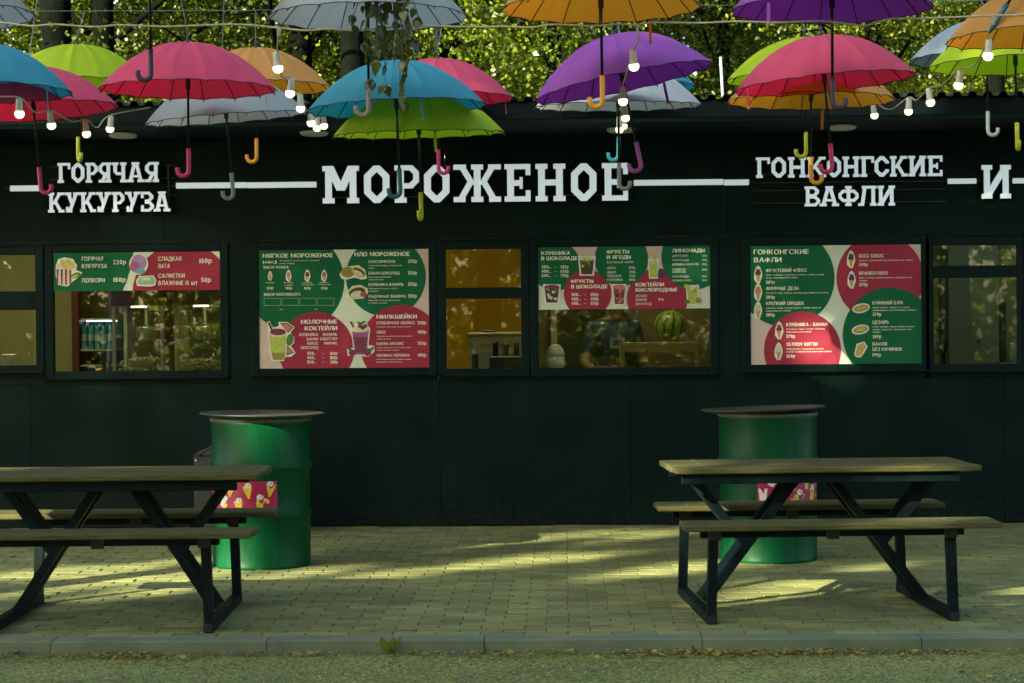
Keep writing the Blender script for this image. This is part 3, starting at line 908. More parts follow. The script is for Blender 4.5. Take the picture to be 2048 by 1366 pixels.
# ================================================================== menu boards
def clip_rect(poly, x0, x1, z0, z1):
    def clip(P, inside, inter):
        out = []
        for i in range(len(P)):
            a, b = P[i - 1], P[i]
            ia, ib = inside(a), inside(b)
            if ib:
                if not ia: out.append(inter(a, b))
                out.append(b)
            elif ia:
                out.append(inter(a, b))
        return out
    def ix(v):
        return lambda a, b: (v, a[1] + (b[1] - a[1]) * (v - a[0]) / (b[0] - a[0]))
    def iz(v):
        return lambda a, b: (a[0] + (b[0] - a[0]) * (v - a[1]) / (b[1] - a[1]), v)
    for ins, it in ((lambda p: p[0] >= x0, ix(x0)), (lambda p: p[0] <= x1, ix(x1)), (lambda p: p[1] >= z0, iz(z0)), (lambda p: p[1] <= z1, iz(z1))):
        poly = clip(poly, ins, it)
        if not poly:
            return poly
    return poly
_txc = {}
def char_mesh(ch):
    """one printed character as vertices and faces, its left edge at x = 0"""
    if ch in _txc:
        return _txc[ch]
    if ch in 'ЬЫ':                       # an upside-down Р, with a bar for Ы
        v, f = char_mesh('Р')
        v = v.copy()
        v[:, 1] = .729 - v[:, 1]
        if ch == 'Ы':
            w = v[:, 0].max() * .86
            v[:, 0] *= .86
            b, g_ = char_mesh('I')
            f = list(f) + [tuple(i + len(v) for i in q) for q in g_]
            v = np.vstack([v, b + np.array([w + .10, 0, 0])])
    elif ch == 'Ф':                      # a flattened О on a bar
        v, f = char_mesh('О')
        v = v.copy()
        v[:, 0] *= .92
        v[:, 1] = .12 + v[:, 1] * .66
        b, g_ = char_mesh('I')
        f = list(f) + [tuple(i + len(v) for i in q) for q in g_]
        v = np.vstack([v, b + np.array([v[:, 0].max() / 2 - b[:, 0].max() / 2, 0, .004])])
    else:
        cu = bpy.data.curves.new('lettering', 'FONT')
        cu.body = ch
        cu.size = 1.0
        cu.resolution_u = 2
        ob = bpy.data.objects.new('lettering', cu)
        COL.objects.link(ob)
        dg = bpy.context.evaluated_depsgraph_get()
        me = bpy.data.meshes.new_from_object(ob.evaluated_get(dg))
        v = np.array([tuple(x.co) for x in me.vertices]) if len(me.vertices) else np.zeros((0, 3))
        f = [tuple(p.vertices) for p in me.polygons]
        if len(v):
            v[:, 0] -= v[:, 0].min()
            v[:, 2] = 0
        bpy.data.objects.remove(ob)
        bpy.data.meshes.remove(me)
    _txc[ch] = (v, f)
    return v, f
def text_mesh(st, bold):
    V, F, x, n = [], [], 0.0, 0
    for ch in st:
        if ch == ' ':
            x += .36
            continue
        v, f = char_mesh(ch)
        V.append(v + np.array([x, 0, 0]))
        F += [tuple(i + n for i in q) for q in f]
        n += len(v)
        x += v[:, 0].max() + (.145 if ch not in 'ГТУАЛД' else .11)
    return np.vstack(V), F
class Board:
    def __init__(s, label, px, y, zoom, base='beige_p', name='menu_board'):
        s.r = rect(*px, y)
        s.y = y
        s.px = px
        s.o, s.k = zoom
        s.t = thing(name, label, 'menu board')
        part('panel', MB().box((s.r[0], y, s.r[2]), (s.r[1], y + .012, s.r[3])), M[base], s.t)
        s.n = 0
        s.tx = MB()
        s.pic = {}
    def W(s, zx, zy):
        p = on_y(s.o[0] + zx / s.k, s.o[1] + zy / s.k, s.y)
        return (p.x, p.z)
    def patch(s, pts, mt, name='printed_circle'):
        s.n += 1
        P = clip_rect([s.W(*p) for p in pts], s.r[0], s.r[1], s.r[2], s.r[3])
        if len(P) > 2:
            yy = s.y - .0006 * s.n - .0004
            part(name, MB().poly([(p[0], yy, p[1]) for p in P]), M[mt], s.t, fix=False)
    def circle(s, cx, cy, r, mt):
        s.patch([(cx + r * math.cos(a * math.pi / 36), cy - r * math.sin(a * math.pi / 36)) for a in range(72)], mt)
    def text(s, st, x0, x1, yb, h, bold=0.0):
        fat = bold > 0
        bold = 0.0
        v, f = text_mesh(st, bold)
        if not len(v):
            return
        a, b = s.W(x0, yb), s.W(x1, yb)
        top = s.W(x0, yb - h)
        ch = 0.729
        mn, mxx = v[:, 0].min(), v[:, 0].max()
        sx = (b[0] - a[0]) / max(1e-6, mxx - mn)
        sz = (top[1] - a[1]) / ch
        hm = top[1] - a[1]
        for rep_, (ox, oz) in enumerate(((0, 0), (.05, .015), (-.04, -.015)) if fat else ((0, 0), (.03, .01)) if h > 20 else ((0, 0),)):
            k = len(s.tx.v)
            yy = s.y - .0095 - .0004 * rep_
            s.tx.v += [(a[0] + (q[0] - mn) * sx + ox * hm, yy - q[2] * .05, a[1] + q[1] * sz + oz * hm) for q in v]
            for q in f:
                s.tx.f.append(tuple(i + k for i in q))
                s.tx.mi.append(0)
    def shape(s, pts, mt, lay=0):
        mb = s.pic.setdefault((mt, lay), MB())
        P = [s.W(*p) for p in pts]
        yy = s.y - .0062 - .0005 * lay
        mb.poly([(p[0], yy, p[1]) for p in P])
    def ell(s, cx, cy, rx, ry, mt, lay=0, rot=0.0, n=20):
        c, d = math.cos(rot), math.sin(rot)
        s.shape([(cx + rx * math.cos(t) * c - ry * math.sin(t) * d, cy + rx * math.cos(t) * d + ry * math.sin(t) * c) for t in [2 * math.pi * i / n for i in range(n)]], mt, lay)
    def finish(s):
        for (mt, lay), mb in sorted(s.pic.items(), key=lambda q: q[0][1]):
            part('printed_picture', mb, M[mt], s.t, fix=False, kind='stuff')
        part('lettering', s.tx, M['text_p'], s.t, fix=False, kind='stuff')

def cone(b, x, y, h, ctop, ccone='p_tan', w=None):
    w = w or h * .2
    b.shape([(x - w * 1.3, y + h * .3), (x - w * 1.25, y - h * .1), (x - w * .7, y - h * .42), (x, y - h * .56), (x + w * .7, y - h * .42), (x + w * 1.25, y - h * .1), (x + w * 1.3, y + h * .1), (x + w * .5, y + h * .54), (x - w * .4, y + h * .54)], 'white_p', 0)
    b.shape([(x - w * .8, y), (x + w * .8, y), (x + w * .2, y + h * .47), (x - w * .2, y + h * .47)], ccone, 1)
    b.ell(x, y - h * .08, w * .95, h * .13, ctop, 2)
    b.ell(x, y - h * .25, w * .7, h * .12, ctop, 3)
    b.ell(x + w * .1, y - h * .38, w * .35, h * .09, 'p_cream' if ctop != 'p_cream' else 'white_p', 4)
def cup(b, x, y, w, h, liquid, top, bits=None):
    b.shape([(x - w * .62, y - h * .58), (x + w * .62, y - h * .58), (x + w * .5, y + h * .56), (x - w * .5, y + h * .56)], 'white_p', 0)
    b.shape([(x - w * .5, y - h * .42), (x + w * .5, y - h * .42), (x + w * .38, y + h * .48), (x - w * .38, y + h * .48)], liquid, 1)
    b.ell(x, y - h * .42, w * .52, h * .13, top, 2)
    if bits:
        rs = random.Random(int(x))
        for i in range(9):
            b.ell(x + rs.uniform(-.32, .32) * w, y + rs.uniform(-.4, .4) * h, w * .12, h * .09, bits, 3, rs.uniform(0, 3), 8)

BY = -0.006
# --- popcorn board
b = Board('long menu strip offering corn, popcorn and candy floss above the popcorn window', (107, 441, 504, 581), BY, ((0, 470), 4.267), 'mint_p')
b.circle(0, 0, 1150, 'green_p')
b.circle(1560, 500, 430, 'red_p')
b.text('ГОРЯЧАЯ', 702, 882, 222, 36); b.text('КУКУРУЗА', 702, 915, 284, 36); b.text('220р', 968, 1077, 250, 38); b.text('ПОПКОРН', 704, 896, 406, 36); b.text('150р', 973, 1075, 400, 38)
b.text('СЛАДКАЯ', 1353, 1548, 221, 36); b.text('ВАТА', 1355, 1452, 283, 36); b.text('150р', 1706, 1808, 240, 40); b.text('САЛФЕТКИ', 1354, 1578, 366, 36); b.text('ВЛАЖНЫЕ 15 шт', 1354, 1686, 428, 36); b.text('50р', 1719, 1800, 402, 40)
b.shape([(478, 262), (500, 205), (555, 190), (625, 205), (660, 260), (650, 300), (705, 320), (690, 350), (620, 400), (605, 425), (570, 440), (495, 425), (478, 350)], 'white_p', 0)
for i in range(7):
    x = 484 + i * 18
    b.shape([(x, 290), (x + 18, 290), (x + 15 + i * .6, 425), (x + 1 + i * .4, 425)], 'p_dkred' if i % 2 == 0 else 'p_cream', 1)
for (x, y, r) in ((505, 265, 24), (540, 240, 26), (580, 225, 25), (610, 250, 26), (560, 270, 28), (630, 270, 20), (525, 215, 18), (600, 285, 18)):
    b.ell(x, y, r, r * .85, 'p_cream' if (x // 5) % 2 else 'p_yellow', 2 + (x % 3), 0, 10)
b.ell(650, 345, 45, 22, 'p_green', 5, -.35); b.ell(640, 355, 35, 12, 'p_lime', 6, -.4)
b.ell(1185, 250, 82, 90, 'white_p', 0); b.ell(1185, 235, 68, 68, 'p_lilac', 1); b.ell(1150, 270, 42, 45, 'p_purple', 2); b.ell(1205, 215, 34, 36, 'p_lilac', 3); b.ell(1195, 310, 50, 24, 'p_blue', 3); b.shape([(1190, 330), (1203, 330), (1200, 372), (1192, 372)], 'p_tan', 4)
b.shape([(1163, 390), (1190, 352), (1310, 345), (1338, 385), (1328, 430), (1290, 440), (1172, 435)], 'white_p', 5); b.shape([(1172, 392), (1195, 358), (1305, 352), (1328, 386), (1318, 424), (1180, 426)], 'p_mint', 6); b.shape([(1218, 364), (1280, 362), (1282, 388), (1216, 390)], 'p_cream', 7)
b.finish()
# --- ice cream board
b = Board('large square menu board of ice cream, shakes and milk cocktails', (518, 858, 499, 736), BY, ((500, 480), 5.06), 'beige_p')
b.patch([(800, 90), (1150, 90), (1280, 760), (1260, 1300), (950, 1300), (640, 760)], 'mint_p', 'printed_patch')
b.circle(450, 420, 505, 'green_p'); b.circle(1375, 370, 405, 'green_p'); b.circle(670, 1110, 382, 'red_p'); b.circle(1530, 1070, 413, 'red_p')
T = b.text
T('МЯГКОЕ МОРОЖЕНОЕ', 133, 838, 180, 40, .02); T('1+1=3', 135, 272, 243, 34, .02); T('при покупке 2 больших рожков - маленький', 302, 706, 216, 12); T('рожок в подарок', 302, 454, 243, 12); T('ВЫБОР РОЖКА', 140, 392, 290, 26)
for (x, nm, pr, tc, h) in ((205, 'В креманке', '150р', 'p_cream', 90), (392, 'Вафельный', '140р', 'p_salmon', 110), (582, 'Большой', '160р', 'p_brown', 115), (752, 'Маленький', '120р', 'p_purple', 115)):
    cone(b, x, 362, h, tc)
    T(nm, x - 46, x + 46, 438, 12); T(pr, x - 30, x + 34, 500, 27)
T('стаканчик', 350, 436, 463, 12); T('сахарный рожок', 522, 652, 458, 12); T('сахарный рожок', 695, 826, 456, 12)
T('ВЫБОР МОРОЖЕНОГО', 143, 510, 566, 28)
for (x0, x1) in ((142, 312), (324, 492), (502, 670), (682, 852)):
    for (a0, a1, c0, c1) in ((x0, x1, 588, 592), (x0, x1, 660, 664), (x0, x0 + 4, 592, 660), (x1 - 4, x1, 592, 660)):
        b.shape([(a0, c0), (a1, c0), (a1, c1), (a0, c1)], 'p_mint', 0)
T('микс', 303, 340, 708, 12); T('микс', 655, 690, 704, 12)
T('НЛО МОРОЖЕНОЕ', 1062, 1616, 165, 40, .02)
for (nm, x1, yb, pr, py, l1, l2, e1, e2) in (('КЛАССИЧЕСКОЕ', 1472, 234, '290р', 232, 'Сливочный пломбир с топпингом на', 'выбор', 1537, 1260), ('БАНАН-ШОКОЛАД', 1512, 350, '350р', 350, 'Шоколадное мороженое', 'и свежий банан', 1428, 1350), ('КЛУБНИКА-ВАНИЛЬ', 1553, 466, '350р', 464, 'Сливочный пломбир со спелой', 'клубникой', 1490, 1302), ('РАДУЖНАЯ ЗЕФИРКА', 1576, 586, '350р', 584, 'Мороженое бабл гам, маршмеллоу', 'и топпинг клубника', 1522, 1390)):
    T(nm, 1203, x1, yb, 28); T(pr, 1600, 1690, py, 36); T(l1, 1203, e1, yb + 32, 13); T(l2, 1203, e2, yb + 58, 13)
T('МОЛОЧНЫЕ', 520, 882, 848, 40, .02); T('КОКТЕЙЛИ', 557, 882, 914, 40, .02)
for (s1, a0, a1, yb) in (('КЛУБНИКА', 502, 690, 972), ('ВАНИЛЬ', 742, 882, 970), ('БАНАН', 576, 690, 1016), ('БАБЛ ГАМ', 714, 882, 1014), ('КОКОС', 582, 690, 1060), ('АНАНАС', 748, 884, 1058), ('ШОКОЛАД', 518, 692, 1104)):
    T(s1, a0, a1, yb, 28)
for (v1, v2, yb) in (('300', '160р', 1162), ('400', '180р', 1206), ('500', '200р', 1250)):
    T(v1, 580, 646, yb, 32); T('мл', 648, 670, yb, 10); T('—', 733, 750, yb - 4, 28); T(v2, 815, 887, yb, 32)
T('МИЛКШЕЙКИ', 1284, 1688, 796, 38, .02)
for (nm, x1, yb, pr, py, l1, l2, e1, e2) in (('КЛУБНИЧНОЕ ОБЛАКО', 1667, 854, '350р', 854, 'Клубника, мороженое, сливки, молоко', '', 1636, 0), ('ОРЕО', 1372, 948, '410р', 946, 'Молочный шоколад, орео, мороженое,', 'сливки, молоко', 1638, 1425), ('БАНАН-АРАХИС', 1555, 1063, '350р', 1060, 'Банан, арахисовая паста, мороженое,', 'сливки, молоко, топпинг', 1632, 1510), ('МАЛИНА-ЧЕРНИКА', 1615, 1182, '410р', 1180, 'Молочный шоколад, малина, черника,', 'мороженое, сливки, молоко', 1640, 1540)):
    T(nm, 1284, x1, yb, 28); T(pr, 1696, 1784, py, 34); T(l1, 1284, e1, yb + 32, 12)
    if l2: T(l2, 1284, e2, yb + 58, 12)
# pictures
b.shape([(905, 350), (950, 275), (1030, 262), (1100, 255), (1165, 300), (1185, 390), (1130, 400), (1060, 380), (980, 400), (930, 395)], 'white_p', 0); b.ell(990, 325, 70, 55, 'p_olive', 1); b.ell(1100, 325, 80, 45, 'p_lime', 2, .5); b.ell(1105, 322, 62, 28, 'p_brown', 3, .5); b.ell(1098, 336, 55, 22, 'p_cream', 4, .5)
b.shape([(950, 590), (985, 520), (1040, 465), (1120, 455), (1190, 490), (1195, 540), (1150, 590), (1060, 600)], 'white_p', 0); b.ell(1085, 530, 95, 58, 'p_lime', 1, -.2); b.ell(1085, 528, 80, 44, 'p_brown', 2, -.2); b.ell(1080, 548, 60, 34, 'p_cream', 3, -.2); b.ell(1150, 550, 34, 28, 'p_red', 4)
b.shape([(175, 830), (200, 818), (235, 885), (295, 870), (290, 830), (380, 830), (455, 885), (410, 935), (450, 985), (450, 1040), (415, 1075), (462, 1140), (420, 1180), (360, 1185), (345, 1225), (215, 1225), (180, 930)], 'white_p', 0)
b.shape([(300, 840), (375, 838), (445, 885), (385, 940)], 'p_green', 1); b.shape([(310, 850), (368, 850), (425, 885), (380, 925)], 'p_salmon', 2); b.shape([(375, 1060), (450, 1140), (370, 1172)], 'p_green', 1); b.shape([(372, 1075), (430, 1135), (365, 1152)], 'p_salmon', 2); b.ell(405, 1010, 36, 60, 'p_green', 3, .2)
b.shape([(190, 940), (368, 940), (350, 1200), (225, 1200)], 'p_lime', 4); b.shape([(225, 1140), (354, 1140), (350, 1212), (235, 1212)], 'p_olive', 5); b.ell(285, 930, 80, 34, 'p_dkred', 6); b.shape([(182, 838), (202, 830), (240, 930), (222, 935)], 'p_brown', 7); b.ell(280, 962, 85, 22, 'p_cream', 5)
b.shape([(1002, 825), (1030, 815), (1060, 870), (1110, 825), (1180, 840), (1218, 900), (1200, 1060), (1262, 1075), (1262, 1130), (1200, 1180), (990, 1170), (980, 1100), (1045, 1090), (1025, 900)], 'white_p', 0)
b.shape([(1032, 905), (1204, 905), (1180, 1160), (1065, 1160)], 'p_purple', 1); b.shape([(1045, 980), (1190, 980), (1176, 1140), (1070, 1140)], 'p_berry', 2); b.ell(1115, 905, 86, 32, 'p_cream', 3)
for (x, y, r) in ((1110, 870, 22), (1140, 885, 24), (1168, 870, 22), (1035, 1140, 36), (1190, 1140, 36)):
    b.ell(x, y, r, r * .95, 'p_berry', 4)
for (x, y, a) in ((1110, 842, .4), (1145, 835, -.5), (1010, 1105, .4), (1235, 1100, -.6), (1205, 1110, .5)):
    b.ell(x, y, 30, 13, 'p_green', 5, a)
b.shape([(1006, 826), (1024, 818), (1058, 880), (1042, 890)], 'p_dkred', 6)
b.finish()
# --- fruit board
b = Board('wide menu strip of fruit, berries and lemonades above the fruit window', (1077, 1420, 493, 618), BY, ((850, 470), 3.413), 'mint_p')
b.patch([(1000, 60), (1700, 60), (1640, 260), (1560, 330), (1100, 300)], 'beige_p', 'printed_patch')
b.circle(890, 210, 170, 'green_p'); b.circle(1110, 400, 163, 'red_p'); b.circle(1585, 435, 207, 'red_p'); b.circle(1341, 165, 183, 'green_p'); b.circle(1835, 150, 222, 'green_p')
T = b.text
T('КЛУБНИКА', 795, 990, 136, 24, .02); T('В ШОКОЛАДЕ', 795, 1040, 172, 24, .02)
for (v1, v2, yb) in (('300', '580р', 228), ('400', '650р', 258), ('500', '790р', 288)):
    T(v1, 796, 842, yb, 22); T('мл', 844, 860, yb, 8); T('—', 884, 898, yb - 2, 20); T(v2, 926, 980, yb, 22)
T('ФРУКТЫ', 997, 1148, 328, 24, .02); T('В ШОКОЛАДЕ', 999, 1244, 365, 24, .02)
for (v1, v2, yb) in (('300', '350р', 417), ('400', '430р', 447), ('500', '500р', 477)):
    T(v1, 1000, 1044, yb, 22); T('мл', 1046, 1062, yb, 8); T('—', 1086, 1100, yb - 2, 20); T(v2, 1130, 1184, yb, 22)
T('ФРУКТЫ', 1241, 1392, 127, 24, .02); T('И ЯГОДЫ', 1241, 1404, 164, 24, .02); T('В СТАКАНЕ 300МЛ', 1244, 1420, 194, 14)
for (nm, e, pr, yb) in (('АРБУЗ', 1304, '150р', 233), ('ДЫНЯ', 1300, '200р', 262), ('ЧЕРЕШНЯ', 1338, '250р', 288), ('КЛУБНИКА', 1350, '300р', 315)):
    T(nm, 1243, e, yb, 16); T(pr, 1394, 1436, yb - 2, 17)
T('КОКТЕЙЛИ', 1438, 1630, 351, 24, .02); T('КИСЛОРОДНЫЕ', 1439, 1722, 387, 24, .02)
for (nm, e, yb) in (('ЯБЛОКО', 1516, 425), ('ВИШНЯ', 1512, 451), ('ВИНОГРАД', 1545, 479)):
    T(nm, 1439, e, yb, 17)
T('189р', 1592, 1630, 447, 17)
T('ЛИМОНАДЫ', 1688, 1908, 119, 24, .02)
for (nm, e, yb) in (('ЦИТРУСОВЫЙ', 1796, 150), ('ТРОПИЧЕСКИЙ', 1802, 180), ('КЛУБНИКА-МАРАКУЙЯ', 1866, 208), ('ГАВАЙСКИЕ', 1780, 243), ('КАНИКУЛЫ', 1778, 260), ('ПИНА КОЛАДА', 1803, 291), ('МАЛИНА-МАНГО', 1818, 318)):
    T(nm, 1688, e, yb, 14)
for yb in (148, 176, 206, 243, 288, 315):
    T('209р', 1890, 1924, yb, 13)
cup(b, 1105, 212, 98, 118, 'p_brown', 'p_cream', 'p_lime'); cup(b, 866, 405, 100, 118, 'p_brown', 'p_dkred', 'p_cream'); cup(b, 1326, 410, 80, 130, 'p_dkred', 'p_salmon', 'p_salmon'); cup(b, 1560, 232, 62, 118, 'p_lime', 'p_cream')
b.shape([(1590, 245), (1615, 232), (1632, 250), (1628, 275), (1600, 295), (1586, 290)], 'p_dkblue', 5); b.shape([(1560, 120), (1570, 120), (1574, 190), (1562, 190)], 'p_lime', 5)
cup(b, 1826, 412, 74, 122, 'p_lime', 'p_cream', 'p_yellow'); b.ell(1790, 355, 26, 16, 'p_lime', 6, .5); b.ell(1866, 445, 20, 20, 'p_olive', 6); b.ell(1790, 455, 16, 14, 'p_green', 6); b.shape([(1842, 350), (1856, 335), (1860, 340), (1846, 380)], 'p_cream', 6)
b.finish()
# --- waffle board
b = Board('large square menu board of bubble waffles at the right', (1501, 1842, 490, 728), BY, ((1480, 470), 3.606), 'mint_p')
b.patch([(70, 590), (240, 650), (180, 930), (70, 930)], 'beige_p', 'printed_patch'); b.patch([(1220, 60), (1320, 60), (1320, 480), (1290, 440)], 'beige_p', 'printed_patch')
b.circle(330, 310, 352, 'green_p'); b.circle(450, 830, 278, 'red_p'); b.circle(1010, 310, 315, 'red_p'); b.circle(1080, 720, 340, 'green_p')
T = b.text
T('ГОНКОНГСКИЕ', 99, 494, 140, 34, .02); T('ВАФЛИ', 100, 297, 197, 34, .02)
def item(x, nm, e, yb, l1, e1, l2, e2, pr, yp, l3=None, e3=0):
    T(nm, x, e, yb, 24); T(l1, x, e1, yb + 26, 11)
    if l2: T(l2, x, e2, yb + 46, 11)
    if l3: T(l3, x, e3, yb + 64, 11)
    T(pr, x, x + 62, yp, 24)
item(187, 'ФРУКТОВЫЙ ФЛЕКС', 481, 268, '(Киви, клубника, трубочка вафельная, топпинг лесные', 605, 'ягоды, мороженое или сливки)', 418, '389р', 352)
item(187, 'АМУРНЫЕ ДЕЛА', 424, 398, '(Клубника, орео, топпинг шоколад, мороженое или сливки)', 637, '', 0, '389р', 460)
item(187, 'КРЕПКИЙ ОРЕШЕК', 460, 506, '(Сникерс, банан, соленый арахис, топпинг карамель,', 588, 'мороженое или сливки)', 366, '389р', 588)
item(333, 'КЛУБНИКА - БАНАН', 627, 658, '(Клубника, банан, топпинг клубника,', 612, 'мороженое или сливки)', 512, '379р', 742)
item(333, 'ХЕЛЛОУ КИТТИ', 556, 801, '(Маршмеллоу, трубочка вафельная,', 604, 'топпинг клубника, мороженое или сливки)', 658, '369р', 885)
item(857, 'БОСС КОКОС', 1035, 163, '(Баунти, топпинг шоколад, мороженое или сливки)', 1244, '', 0, '349р', 226)
item(857, 'КРАМБЛ ОРЕО', 1064, 288, '(Орео, топпинг соленая карамель, мороженое или', 1238, 'сливки)', 916, '339р', 369)
item(955, 'КУРИНЫЙ БУМ', 1170, 502, '(Салат айсберг, курица х/к, огурцы', 1222, 'маринованные, соусы барбекю, майонез)', 1270, '379р', 584)
item(955, 'ЦЕЗАРЬ', 1070, 641, '(Салат айсберг, томаты свежие, огурцы', 1254, 'свежие, курица х/к, сыр чеддер, соус', 1238, '389р', 744, 'цезарь)', 1012)
T('ВАФЛЯ', 955, 1058, 798, 24); T('БЕЗ НАЧИНКИ', 955, 1162, 836, 24); T('199р', 955, 1015, 876, 24)
for (x, y, tc) in ((130, 285, 'p_brown'), (130, 412, 'p_salmon'), (130, 542, 'p_cream'), (282, 688, 'p_dkred'), (278, 838, 'p_cream'), (800, 175, 'p_brown'), (804, 322, 'p_dkblue')):
    cone(b, x, y, 118, tc, 'p_tan', 23)
for (x, y) in ((872, 528), (868, 682)):
    b.ell(x, y, 64, 34, 'white_p', 0, -.2); b.ell(x, y, 54, 24, 'p_olive', 1, -.2); b.ell(x, y - 4, 44, 14, 'p_tan', 2, -.2); b.ell(x + 4, y + 4, 36, 7, 'p_lime', 3, -.25)
b.shape([(822, 860), (840, 785), (895, 768), (920, 805), (895, 850), (870, 884), (835, 880)], 'white_p', 0); b.shape([(832, 855), (848, 792), (892, 778), (908, 806), (866, 872), (838, 870)], 'p_tan', 1)
for i in range(3):
    for j in range(4):
        b.ell(853 + i * 18 - j * 4, 798 + j * 19, 7, 7, 'p_yellow', 2, 0, 8)
b.finish()

# ================================================================== inside the windows
def IN(px, py, y):
    return on_y(px, py, y)
M['maroon'] = mat('popcorn_maroon', (0.10, 0.022, 0.018), 0.45, var=0.15, scale=8)
M['alu'] = mat('white_frame', (0.42, 0.42, 0.32), 0.35, var=0.1, scale=10)
M['pop'] = mat('popcorn', (0.62, 0.56, 0.33), 0.8, var=0.25, scale=60)
M['bluew'] = mat('bottle_blue', (0.05, 0.26, 0.36), 0.15, var=0.2, scale=20)
M['lblue'] = mat('bottle_label', (0.30, 0.42, 0.44), 0.4)
M['inox'] = mat('stainless', (0.36, 0.36, 0.30), 0.35, metal=0.75, var=0.15, scale=12)
M['binw'] = mat('bin_white', (0.52, 0.54, 0.42), 0.4, var=0.06, scale=8)
M['crate'] = mat('crate_wood', (0.36, 0.27, 0.09), 0.7, scale=4, stretch=(1, 14, 14), col2=(0.22, 0.16, 0.05), bump=0.2, bscale=10)
def fridge_back():
    # dark maroon door post and drinks fridge with water bottles
    y = 1.25
    t = thing('drinks_fridge', 'maroon fridge column holding the water bottles by the popcorn window', 'fridge', (0, 0, 0))
    a, z = IN(143, 600, y), 0.05
    x0, x1, x2 = IN(143, 650, y).x, IN(158, 650, y).x, IN(224, 650, y).x
    zt, zb = IN(180, 500, y).z, 0.05
    part('door_edge', MB().box((x0, y, zb), (x1, y + .4, zt), bev=.006), M['maroon'], t)
    part('back', MB().box((x1 + .001, y + .36, zb), (x2, y + .4, zt)), M['in_dark'], t)
    for py in (637, 699, 730):
        zz = IN(190, py, y).z
        part('shelf', MB().box((x1 + .002, y + .02, zz - .012), (x2, y + .355, zz), bev=.002), M['alu'], t)
    part('light_strip', MB().box((x1 + .01, y + .20, IN(190, 637, y).z - .024), (x2 - .01, y + .22, IN(190, 637, y).z - .0135)), emit('fridge_light', (.55, .9, 1.0), 1.4), t)
    z0 = IN(190, 699, y).z
    H = IN(190, 640, y).z - z0
    n = 5
    for i in range(n):
        for row_ in range(2):
            bx = x1 + (x2 - x1) * (i + .5) / n
            r = (x2 - x1) / n * .42
            bt = thing('water_bottle', 'blue water bottle in the fridge, %s row, %s from the left' % (('front', 'rear')[row_], ('first', 'second', 'third', 'fourth', 'fifth')[i]), 'bottle', (bx, y + .07 + row_ * .11, z0), 0, 'water bottles in the fridge')
            part('body', MB().lathe([(r * .9, 0), (r, .01), (r * .94, H * .2), (r, H * .35), (r * .93, H * .5), (r, H * .62), (r * .5, H * .82), (r * .34, H * .84), (r * .34, H * .88)], 14), M['bluew'], bt, smooth=True)
            part('label', MB().lathe([(r * 1.02, H * .3), (r * 1.02, H * .52)], 14, cap=False), M['lblue'], bt, smooth=True)
            part('cap', MB().lathe([(r * .42, H * .88), (r * .42, H * .96)], 12), M['bluew'], bt, smooth=True)
fridge_back()
def popcorn_machine(px0, px1, pyt, label, seed, hang):
    y = 0.42
    x0, x1 = IN(px0, 660, y).x, IN(px1, 660, y).x
    zt, zb = IN((px0 + px1) / 2, pyt, y).z, CZ
    D = .42
    t = thing('popcorn_machine', label, 'popcorn machine', ((x0 + x1) / 2, y, zb))
    w = (x1 - x0) / 2
    h = zt - zb
    part('base', MB().box((-w, 0, 0), (w, D, .02), bev=.004), M['alu'], t)
    part('header', MB().box((-w - .01, -.02, h), (w + .01, D + .01, h + .13), bev=.008), M['maroon'], t)
    part('back_panel', MB().box((-w + .03, D - .015, .022), (w - .03, D - .004, h - .001)), M['in_dark'], t)
    for sx in (-1, 1):
        for yy in (0, D - .025):
            part('corner_post', MB().box((sx * w - (.025 if sx > 0 else 0), yy, .0205), (sx * w + (0 if sx > 0 else .025), yy + .025, h - .0005), bev=.002), M['alu'], t)
    part('front_glass', MB().box((-w + .026, .008, .0215), (w - .026, .012, h - .002)), M['clear'], t)
    # the heap of popcorn: many lumps, one part
    rs = random.Random(seed)
    mb = MB()
    ico = bmesh.new()
    bmesh.ops.create_icosphere(ico, subdivisions=1, radius=1)
    iv = [v.co.copy() for v in ico.verts]
    ifc = [tuple(v.index for v in f.verts) for f in ico.faces]
    ico.free()
    for i in range(620):
        x = rs.uniform(-w + .045, w - .045)
        yy = rs.uniform(.03, D - .04)
        top = .095 + .03 * math.sin(x * 9 + seed) + .03 * (x / w)
        z = .03 + top * (rs.random() ** .45)
        r = rs.uniform(.008, .014)
        k = len(mb.v)
        for v in iv:
            q = v * r * rs.uniform(.65, 1.25)
            mb.v.append((x + q.x, yy + q.y, z + q.z))
        for f in ifc:
            mb.f.append(tuple(j + k for j in f))
            mb.mi.append(0)
    part('popcorn', mb, M['pop'], t, kind='stuff', fix=False)
    part('lamp', MB().box((-.05, .02, h - .010), (.05, .07, h - .002)), bpy.data.materials.get('popcorn_lamp') or emit('popcorn_lamp', (1.0, .85, .45), 4.0), t)
    kt = part('kettle', MB().lathe([(.05, 0), (.075, .02), (.08, .09), (.075, .1), (.0, .11)], 20, cap=False), M['inox'], t, smooth=True, loc=(hang, D * .5, h - .25))
    part('hanger', MB().tube([(0, 0, .1), (0, 0, .249)], .012, 8), M['alu'], kt)
popcorn_machine(224, 327, 612, 'popcorn machine with a white frame and popcorn heap, left of the two', 2, .02)
popcorn_machine(349, 452, 610, 'popcorn machine behind the window beside the maroon column, right of the two', 9, .0)
# conical maroon column between the machines
q = IN(337, 700, 0.40)
t = thing('dispenser_column', 'dark maroon column with a pointed top between the popcorn machines', 'column', (q.x, 0.46, CZ))
hz = IN(337, 600, 0.4).z - CZ
part('column', MB().lathe([(.034, 0), (.034, hz * .88), (.024, hz * .96), (.012, hz)], 20), M['maroon'], t, smooth=True)
part('funnel', MB().lathe([(.008, hz + .001), (.028, hz + .05)], 16), M['pop'], t, smooth=True)
